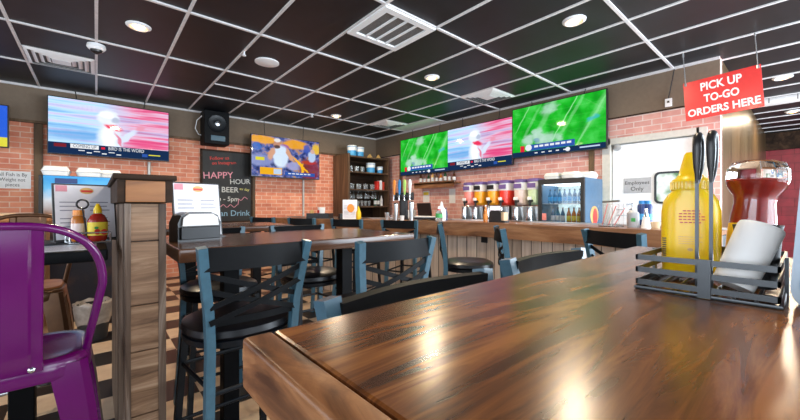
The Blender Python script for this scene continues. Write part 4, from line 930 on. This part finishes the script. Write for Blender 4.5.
# ------------------------------------------------------------------ corner shelf with glassware
t = thing('corner_shelf', 'tall dark wooden shelf unit of glassware in the far corner', 'shelf', (4.09, 6.45, 0))
W, D, H = 1.15, 0.62, 2.36
f = B(); f.box(0, 0.05, 0, D, 0, H); f.build('side_panel', 'shelf_wood', t); f = B(); f.box(W-0.05, W, 0, D, 0, H); f.build('side_panel', 'shelf_wood', t)
f = B(); f.box(0.05, W-0.05, D-0.02, D, 0, H); f.build('back_panel', 'dark_wood', t)
SZ = [H-0.04, HC+0.76, HC+0.376, HC+0.0, 0.80, 0.4]
for z in SZ: f = B(); f.box(0.05, W-0.05, 0.0, D-0.02, z-0.03, z); f.build('shelf_board', 'shelf_wood', t)
def tub(x, y, z, s, lab):
    t = thing('tub', lab, 'tub', (x, y, z)); f = B(); f.lathe([(0.075*s, 0), (0.085*s, 0.17*s)], 20); f.build('body', 'sky_blue', t); f = B(); f.lathe([(0.088*s, 0.171*s), (0.088*s, 0.19*s)], 20); f.build('lid', 'white', t); f = B(); f.lathe([(0.0845*s, 0.10*s), (0.0867*s, 0.16*s)], 20, cap=False); f.build('label_band', 'white', t)
tub(4.30, 6.62, H-0.04+0.0, 1.25, 'blue and white tub on top of the corner shelf, left one'); tub(4.53, 6.66, H-0.04, 1.2, 'blue and white tub on top of the corner shelf, right one')
tub(4.80, 6.6, SZ[1], 1.2, 'larger blue and white tub on the upper shelf board'); tub(5.06, 6.6, SZ[1], 0.85, 'smaller blue and white tub at the right end of the upper shelf board')
for x, lab in ((4.78, 'small tan cone decoration on top of the corner shelf, left one'), (5.02, 'small tan cone decoration on top of the corner shelf, right one')):
    f = B(); f.lathe([(0.10, 0), (0.0005, 0.11)], 4); o = tag(f.build('paper_cone', 'gold'), lab, 'decoration'); o.location = (x, 6.6, H-0.04)
def glass_mesh():
    f = B(); f.lathe([(0.026, 0), (0.036, 0.12), (0.033, 0.12), (0.024, 0.008)], 14); return f
g0 = glass_mesh().build('pint_glass', 'glassware'); tag(g0, 'clear pint glass on the corner shelf upper board', 'glass', 'glasses on the upper shelf board')
g0.location = (4.26, 6.58, SZ[1])
for x, y in ((4.36, 6.55), (4.44, 6.6), (4.52, 6.55), (4.60, 6.62)):
    o = g0.copy(); C.objects.link(o); o.location = (x, y, SZ[1])
for i in range(9):
    o = g0.copy(); C.objects.link(o); o.location = (4.22+0.095*i, 6.56+0.05*(i % 2), SZ[2]); o['label'] = 'clear pint glass in the row on the corner shelf middle board'; o['group'] = 'glasses on the middle shelf board'
w0 = B(); w0.lathe([(0.034, 0.0), (0.034, -0.004), (0.004, -0.008), (0.004, -0.08), (0.03, -0.10), (0.04, -0.14), (0.034, -0.18), (0.031, -0.18), (0.036, -0.14)], 14)
w0 = w0.build('wine_glass', 'glassware'); tag(w0, 'stemmed glass hanging upside down under the middle shelf board', 'glass', 'hanging stemmed glasses'); w0.location = (4.22, 6.55, SZ[2]-0.031)
for i in range(1, 8):
    o = w0.copy(); C.objects.link(o); o.location = (4.22+0.1*i, 6.55+0.04*(i % 2), SZ[2]-0.031)
for i in range(6):
    o = g0.copy(); C.objects.link(o); o.location = (4.24+0.1*i, 6.58, SZ[3]); o['label'] = 'clear pint glass on the corner shelf lower board'; o['group'] = 'glasses on the lower shelf board'
for x, mt in ((4.93, 'green_glass'), (5.02, 'blackm'), (5.11, 'foam')): bottle((x, 6.6, SZ[3]), 0.26, 0.034, mt, {'green_glass': 'green bottle', 'blackm': 'black bottle', 'foam': 'white bottle'}[mt]+' at the right end of the corner shelf lower board', labelmat='paper')
for x, c, h in ((4.96, 'red', 0.2), (5.04, 'white', 0.22), (5.13, 'maroon' if 'maroon' in M else 'red_ink', 0.19)):
    f = B(); f.box(-0.03, 0.03, -0.06, 0.06, 0, h, 0.003); o = tag(f.build('carton', c), '%s carton at the right end of the corner shelf middle board' % ('bright red' if c == 'red' else 'white' if c == 'white' else 'dark red'), 'carton'); o.location = (x-0.02 if x > 5.1 else x, 6.58, SZ[2])

# wall shelf with bottles above the taps
t = thing('bottle_shelf', 'wooden wall shelf of small bottles under the far green screen', 'shelf', (X0, 4.95, 1.66))
f = B(); f.box(-0.22, -0.002, -0.55, 0.55, 0, 0.03); f.build('board', 'bar_wood', t); f = B(); f.box(-0.22, -0.2, -0.55, 0.55, -0.07, 0.05); f.build('front_lip', 'bar_wood', t)
bm_ = ['brown_glass', 'clear', 'green_glass', 'amber', 'brown_glass', 'gold', 'green_glass', 'clear', 'brown_glass']
for i, mt in enumerate(bm_):
    lab = {'brown_glass': 'brown liquor bottle on the wall shelf', 'clear': 'clear bottle on the wall shelf', 'green_glass': 'green bottle on the wall shelf', 'amber': 'amber bottle on the wall shelf', 'gold': 'tan bottle on the wall shelf'}[mt]
    bottle((X0-0.11, 4.48+0.115*i, 1.69), 0.20+0.02*(i % 3), 0.033, mt, lab, 'bottle', 'bottles on the wall shelf', labelmat='paper')
for y, z, w, h, c, lab in ((5.35, 1.42, 0.19, 0.24, 'paper', 'white note with yellow heading taped under the bottle shelf'), (4.62, 1.42, 0.16, 0.28, 'paper', 'plain white sheet taped to brick left of the slush machines')):
    t = thing('wall_paper_note', lab, 'note', (X0-0.003, y, z)); f = B(); f.box(-0.003, 0.002, -w/2, w/2, -h/2, h/2); f.build('sheet', c, t)
    if y > 5: f = B(); f.box(-0.005, -0.0031, -w*0.4, w*0.4, h*0.15, h*0.4); f.build('heading', 'yellow', t)
t = thing('till', 'black point-of-sale screen on the back counter behind the taps', 'till', (4.75, 4.75, 0.90)); f = B(); f.box(-0.02, 0.02, -0.17, 0.17, 0.12, 0.38, 0.005, mat=Matrix.Rotation(R(-10), 4, 'Y')); f.build('monitor', 'black', t); f = B(); f.box(-0.1, 0.1, -0.1, 0.1, 0, 0.03); f.box(-0.02, 0.04, -0.03, 0.03, 0.03, 0.2); f.build('stand', 'blackm', t)
t = thing('ice_bucket', 'pale tub on the back counter beside the till', 'tub', (4.8, 5.25, 0.9)); f = B(); f.lathe([(0.11, 0), (0.13, 0.22), (0.12, 0.22), (0.1, 0.02)], 18); f.build('body', 'foam', t); f = B(); f.lathe([(0.132, 0.221), (0.11, 0.24)], 18); f.build('lid', 'paper', t)

# ------------------------------------------------------------------ cooler with foam boxes at the left
t = thing('drinks_cooler', 'tall blue fronted cooler with white foam boxes on top beyond the left table', 'cooler', (-0.1, 5.0, 0))
f = B(); f.box(-0.34, 0.36, 0.03, 0.62, 0.06, 1.535, 0.01); f.build('body', 'black', t)
gm, nt, p_ = newmat('cooler_graphic'); tc = N(nt, 'ShaderNodeTexCoord'); no = N(nt, 'ShaderNodeTexNoise'); no.inputs['Scale'].default_value = 5; no.inputs['Detail'].default_value = 5; nt.links.new(tc.outputs['Object'], no.inputs['Vector'])
se = N(nt, 'ShaderNodeSeparateXYZ'); nt.links.new(tc.outputs['Object'], se.inputs[0])
mr = N(nt, 'ShaderNodeMapRange'); mr.inputs[1].default_value = 0.9; mr.inputs[2].default_value = 1.6; nt.links.new(se.outputs[2], mr.inputs[0])
ad = N(nt, 'ShaderNodeMath', operation='MULTIPLY_ADD'); ad.inputs[1].default_value = 0.3; nt.links.new(no.outputs['Fac'], ad.inputs[0]); nt.links.new(mr.outputs[0], ad.inputs[2])
nt.links.new(ramp(nt, ad.outputs[0], [(0.15, (0.02, 0.02, 0.03)), (0.45, (0.25, 0.10, 0.03)), (0.72, (0.55, 0.62, 0.70)), (0.86, (0.10, 0.42, 0.75)), (1.0, (0.02, 0.28, 0.65))]), p_.inputs['Base Color']); p_.inputs['Roughness'].default_value = 0.3
f = B(); f.box(-0.305, 0.34, 0.01, 0.03, 0.15, 1.53, 0.003); f.build('door', gm, t)
f = B(); f.box(-0.335, -0.31, -0.012, 0.028, 0.5, 1.50, 0.004); f.build('handle', 'blackm', t)
f = B(); f.prism([(-0.22, 1.455), (-0.05, 1.455), (-0.05, 1.505), (-0.22, 1.505)], -0.009, -0.006, XZ); f.build('graphic_lettering', 'navy', t)
f = B()
for sx in (-0.3, 0.32):
    for sy in (0.08, 0.57): f.cyl((sx, sy, 0), (sx, sy, 0.06), 0.03, seg=10)
f.build('feet', 'black', t)
fb = 'white foam takeout box on top of the blue cooler'
for x, y in ((-0.32, 5.2), (-0.06, 5.22), (0.12, 5.35)): foam((x, y, 1.536), 0, fb, 'foam boxes on the cooler', 1.05)

# ------------------------------------------------------------------ things on the left table
def placemat(x, y, lab):
    t = thing('placemat', lab, 'placemat', (x, y, 1.05)); f = B(); f.box(-0.2, 0.2, -0.13, 0.13, 0.0005, 0.002); s_ = f.build('sheet', 'menu', t)
    f = B()
    for k in range(5): f.box(-0.17, 0.17-0.03*(k % 2), -0.10+0.045*k, -0.092+0.045*k, 0.0021, 0.0026)
    f.build('print_lines', 'menu_ink', s_)
placemat(-0.20, 1.955, 'printed paper placemat on the left table before the menu stand')
t = thing('wire_caddy', 'wire condiment caddy with a ring handle on the left table', 'caddy', (-0.028, 2.15, 1.05), R(10))
f = B()
for z in (0.006, 0.05): f.sweep([(-0.07, -0.05, z), (0.07, -0.05, z), (0.07, 0.05, z), (-0.07, 0.05, z)], 0.004, 6, closed=True)
for x in (-0.05, 0.0, 0.05): f.cyl((x, -0.05, 0.006), (x, 0.05, 0.006), 0.003, seg=6)
for p in ((-0.07, -0.05), (0.07, -0.05), (0.07, 0.05), (-0.07, 0.05)): f.cyl((p[0], p[1], 0.004), (p[0], p[1], 0.05), 0.004, seg=6)
f.build('basket', 'chrome', t)
f = B(); f.cyl((0.0, -0.0, 0.006), (-0.02, 0.0, 0.160), 0.003, seg=8); f.sweep([(-0.02+0.020*math.sin(2*PI*i/20), 0.0, 0.178-0.020*math.cos(2*PI*i/20)) for i in range(20)], 0.004, 8, closed=True); f.build('ring_handle', 'black', t)
def lp(dx, dy): 
    v = Matrix.Rotation(R(10), 2) @ Vector((dx, dy)); return (-0.028+v.x, 2.15+v.y, 1.061)
t = thing('sauce_bottle', 'amber sauce bottle with orange cap in the ring-handled caddy', 'bottle', lp(-0.030, 0.022)); f = B(); f.lathe([(0.024, 0), (0.026, 0.01), (0.026, 0.10), (0.018, 0.115)], 16); f.build('body', 'amber', t); f = B(); f.lathe([(0.021, 0.116), (0.02, 0.14)], 14); f.build('cap', 'orange', t); f = B(); f.lathe([(0.0265, 0.03), (0.0265, 0.08)], 16, cap=False); f.build('label_band', 'pale_slush', t)
t = thing('ketchup_bottle', 'red ketchup bottle with yellow tomato label in the ring-handled caddy', 'bottle', lp(0.030, -0.018), R(20))
f = B(); f.oval([(0.030, 0.022, 0), (0.034, 0.026, 0.01), (0.036, 0.027, 0.09), (0.026, 0.02, 0.115), (0.014, 0.014, 0.125)], 20); f.build('body', 'ketchup', t); f = B(); f.lathe([(0.016, 0.126), (0.015, 0.145), (0.005, 0.17)], 14); f.build('cap', 'mustard', t)
f = B(); f.oval([(0.0362, 0.0278, 0.025), (0.0368, 0.0282, 0.085)], 20); lb = f.build('label_wrap', 'yellow', t)
f = B(); f.prism(ell(-0.012, 0.042, 0.011, 0.013, 14), 0.0285, 0.030, XZ); f.prism(ell(0.013, 0.04, 0.013, 0.013, 14), 0.0285, 0.030, XZ); f.build('tomato_print', 'red', lb)
f = B(); f.prism(ell(-0.016, 0.06, 0.008, 0.006, 12), 0.0302, 0.031, XZ); f.build('leaf_print', 'green', lb)

# ------------------------------------------------------------------ napkin dispenser on the middle table
t = thing('napkin_dispenser', 'glossy black napkin dispenser with white napkins on the middle table', 'napkin dispenser', (0.375, 1.98, 1.05), R(14))
f = B(); f.prism([(-0.10, 0), (0.10, 0), (0.10, 0.09), (0.085, 0.125), (0.05, 0.14), (-0.05, 0.14), (-0.085, 0.125), (-0.10, 0.09)], -0.055, 0.04, XZ); f.build('housing', 'black', t)
f = B(); f.prism([(-0.085, 0.075), (0.085, 0.075), (0.08, 0.115), (0.055, 0.132), (-0.055, 0.132), (-0.08, 0.115)], 0.041, 0.052, XZ); f.build('napkins', 'paper', t)
f = B(); f.box(-0.092, 0.092, -0.055, -0.041, 0.01, 0.07, 0.003); f.build('face_plate', 'vinyl', t)

# ------------------------------------------------------------------ foreground caddy
TZ = 1.09
cx0, cx1, cy0, cy1 = 0.645, 0.875, 0.022, 0.178
t = thing('condiment_caddy', 'black flat-bar caddy holding mustard and ketchup on the foreground table', 'caddy', ((cx0+cx1)/2, (cy0+cy1)/2, TZ))
a, c = (cx1-cx0)/2, (cy1-cy0)/2
for z in (0.050, 0.031, 0.012):
    f = B(); h = 0.004
    f.box(-a, -a+0.003, -c, c, z-h, z+h); f.box(a-0.003, a, -c, c, z-h, z+h); f.box(-a, a, c-0.003, c, z-h, z+h); f.box(-a, a, -c, -c+0.003, z-h, z+h); f.build('side_rail', 'wire', t)
f = B(); f.sweep([(-a, -c, 0.003), (a, -c, 0.003), (a, c, 0.003), (-a, c, 0.003)], 0.0028, 8, closed=True)
for k in range(1, 7): f.cyl((-a, -c+2*c*k/7, 0.0045), (a, -c+2*c*k/7, 0.0045), 0.002, seg=6)
f.build('wire_floor', 'wire', t)
for p in ((-a-0.004, -a, -0.012, 0.002), (a, a+0.004, -0.007, 0.007), (-0.006, 0.006, -c-0.004, -c), (-0.006, 0.006, c, c+0.004)):
    f = B(); f.box(p[0], p[1], p[2], p[3], 0.001, 0.055); f.build('upright', 'wire', t)
for k, y in enumerate((0.012, -0.005)):
    x = -0.058-0.004*k
    f = B(); f.bar([(x, y, 0.006), (x, y, 0.19)], 0.0045, 0.003, side=(0, 1, 0)); hd = f.build('handle', 'wire', t)
    ring = [(x, y, 0.165), (x, y, 0.18), (x, y, 0.19), (x, y, 0.212)] + [(x+0.013-0.013*math.cos(PI*i/14), y, 0.222+0.018*math.sin(PI*i/14)) for i in range(15)] + [(x+0.026, y, 0.212), (x+0.026, y, 0.19), (x+0.018, y, 0.175), (x+0.004, y, 0.165)]
    n_ = len(ring); rad = [0.0022, 0.0032, 0.0046] + [0.0058]*(n_-6) + [0.0046, 0.0032, 0.0022]
    f = B(); f.sweep(ring, rad, 12); f.build('grip_loop', 'black', hd)
# mustard
mrot = math.atan2(0.135, 0.80)-PI/2      # local -Y faces the camera
t = thing('mustard_bottle', 'large yellow mustard squeeze bottle with pointed cap in the foreground caddy', 'bottle', (0.795, 0.136, TZ+0.0075), mrot); t.scale = (1, 1, 0.96)
f = B(); f.oval([(0.036, 0.024, 0), (0.040, 0.027, 0.005), (0.041, 0.028, 0.05), (0.0415, 0.028, 0.09), (0.0412, 0.0278, 0.118), (0.0385, 0.027, 0.136), (0.032, 0.026, 0.148), (0.0275, 0.0255, 0.153), (0.0255, 0.0255, 0.1555)], 40, n=2.8); bd = f.build('body', 'mustard', t, angle=60)
f = B(); f.lathe([(0.0265, 0.1555), (0.0275, 0.158), (0.0275, 0.172), (0.0255, 0.176), (0.021, 0.179), (0.0165, 0.186), (0.0125, 0.205), (0.0085, 0.222), (0.006, 0.226)], 32); f.build('cap', 'mustard', t)
f = B()
for i in range(32): an = 2*PI*i/32; f.box(-0.001, 0.001, -0.001, 0.001, 0.158, 0.172, mat=Matrix.Translation((0.0277*math.cos(an), 0.0277*math.sin(an), 0)))
f.build('cap_ribs', 'mustard', t)
f = B()
for i, (w, dx) in enumerate(((0.020, 0), (0.030, 0), (0.033, 0.001), (0.031, 0), (0.026, -0.001))): 
    x = -w/2
    while x < w/2: f.box(x+dx, x+dx+0.0045, -0.0288, -0.0278, 0.118-0.0052*i, 0.120-0.0052*i); x += 0.006
f.build('red_print', 'red_ink', bd)
f = B()
for i in range(4): f.box(-0.016, 0.016-0.004*(i % 2), -0.0289, -0.0280, 0.072-0.004*i, 0.0728-0.004*i)
f.prism(ell(0, 0.05, 0.004, 0.003, 12), 0.0282, 0.029, XZ); f.build('small_print', 'gold', bd)
f = B()
for i in range(9): f.box(-0.0385, -0.033, -0.0215, -0.0195, 0.035+0.004*i, 0.037+0.004*i)
f.build('barcode', 'black_ink', bd)
# ketchup, standing on its cap
t = thing('ketchup_bottle', 'clear upside-down ketchup bottle with red sauce behind the white cup', 'bottle', (0.812, 0.066, TZ+0.010), 0); t.rotation_euler = (0.065, 0.076, 0)
prof = [(0.020, 0.0), (0.022, 0.02), (0.028, 0.035), (0.029, 0.07), (0.028, 0.10), (0.025, 0.125), (0.0265, 0.137), (0.035, 0.150), (0.0385, 0.163), (0.0375, 0.180), (0.032, 0.191), (0.022, 0.194)]
f = B(); f.lathe(prof, 36); f.build('bottle_shell', 'clear', t, angle=60)
f = B(); f.lathe([(r-0.0012, z+0.002) for r, z in prof[2:8]]+[(0.0362, 0.160), (0.032, 0.164), (0.001, 0.165)], 32); f.build('sauce', 'ketchup', t, angle=60)
f = B(); f.oval([(0.0293, 0.0293, 0.04), (0.0297, 0.0297, 0.068), (0.0290, 0.0290, 0.09)], 32, n=2); lb = f.build('label_wrap', 'mustard_label', t, angle=60)
# white cup leaning in the caddy
t = thing('foam_cup', 'plain white cup lying tilted at the front of the foreground caddy', 'cup', (0.690, 0.071, TZ+0.0155))
d = Vector((0.030, -0.026, 0.080)).normalized(); q = d.to_track_quat('Z', 'Y').to_matrix()
f = B(); f.lathe([(0.0225, 0.0), (0.0235, 0.004), (0.0255, 0.090), (0.0245, 0.094), (0.021, 0.094), (0.020, 0.088), (0.001, 0.087)], 36, mat=q); f.build('body', 'foam', t, angle=50)
t = thing('dark_cup', 'dark rimmed cup standing between the ketchup bottle and the white cup', 'cup', (0.757, 0.050, TZ+0.0075))
f = B(); f.lathe([(0.020, 0), (0.027, 0.088), (0.028, 0.094), (0.025, 0.094), (0.019, 0.004)], 28); f.build('body', 'blackm', t)
# steel dispenser at the right edge
t = thing('table_dispenser', 'grey steel dispenser with rounded corners cut off by the right picture edge', 'napkin dispenser', (0.70, -0.0385, TZ), R(0))
f = B(); mt = Matrix.Translation((0, 0, 0.0)) @ Matrix(((0, 0, 1, 0), (1, 0, 0, 0), (0, 1, 0, 0), (0, 0, 0, 1)))
sh = Matrix(((1, 0, 0, 0), (0, 1, -0.065, 0), (0, 0, 1, 0), (0, 0, 0, 1)))
f.prism([(x, y+0.125) for x, y in rrect(0.11, 0.25, 0.03, 8)], -0.045, 0.05, sh @ mt); f.build('housing', 'blue_steel', t)
f = B(); f.prism([(x, y+0.125) for x, y in rrect(0.095, 0.235, 0.026, 8)], -0.048, -0.045, sh @ mt); f.build('face_plate', 'steel_blue', t)

# ------------------------------------------------------------------ light, world, camera
def area(loc, rot, sx, sy, e, col):
    l = bpy.data.lights.new('daylight', 'AREA'); l.shape = 'RECTANGLE'; l.size = sx; l.size_y = sy; l.energy = e; l.color = col
    o = bpy.data.objects.new('window_daylight', l); C.objects.link(o); o.location = loc; o.rotation_euler = rot
for (a, c), e in zip(WB, (30, 120, 270, 340)): area(((a+c)/2, YB+0.02, 1.6), (PI/2, 0, 0), c-a-0.1, 1.9, e, (0.78, 0.89, 1.0))
for a, c in ((-1.9, 1.4), (2.4, 5.7)): area((XL+0.02, (a+c)/2, 1.6), (PI/2, 0, -PI/2), c-a-0.1, 1.7, 115 if a < 0 else 60, (0.85, 0.92, 1.0))
w = bpy.data.worlds.new('World'); sc.world = w; w.use_nodes = True
bg = w.node_tree.nodes['Background']; bg.inputs['Color'].default_value = (0.75, 0.87, 1.0, 1); bg.inputs['Strength'].default_value = 1.0
cam = bpy.data.cameras.new('Camera'); co = bpy.data.objects.new('Camera', cam); C.objects.link(co); sc.camera = co
co.location = (0, 0, HC); co.rotation_euler = (PI/2, 0, -math.atan2(0.653, 0.757)); cam.sensor_width = 36; cam.lens = FX/800*36; cam.shift_y = -0.005; cam.clip_start = 0.02
sc.view_settings.view_transform = 'Standard'; sc.view_settings.look = 'None'; sc.view_settings.exposure = 0.0; sc.view_settings.gamma = 1.0
sc.cycles.use_denoising = True; sc.cycles.max_bounces = 8
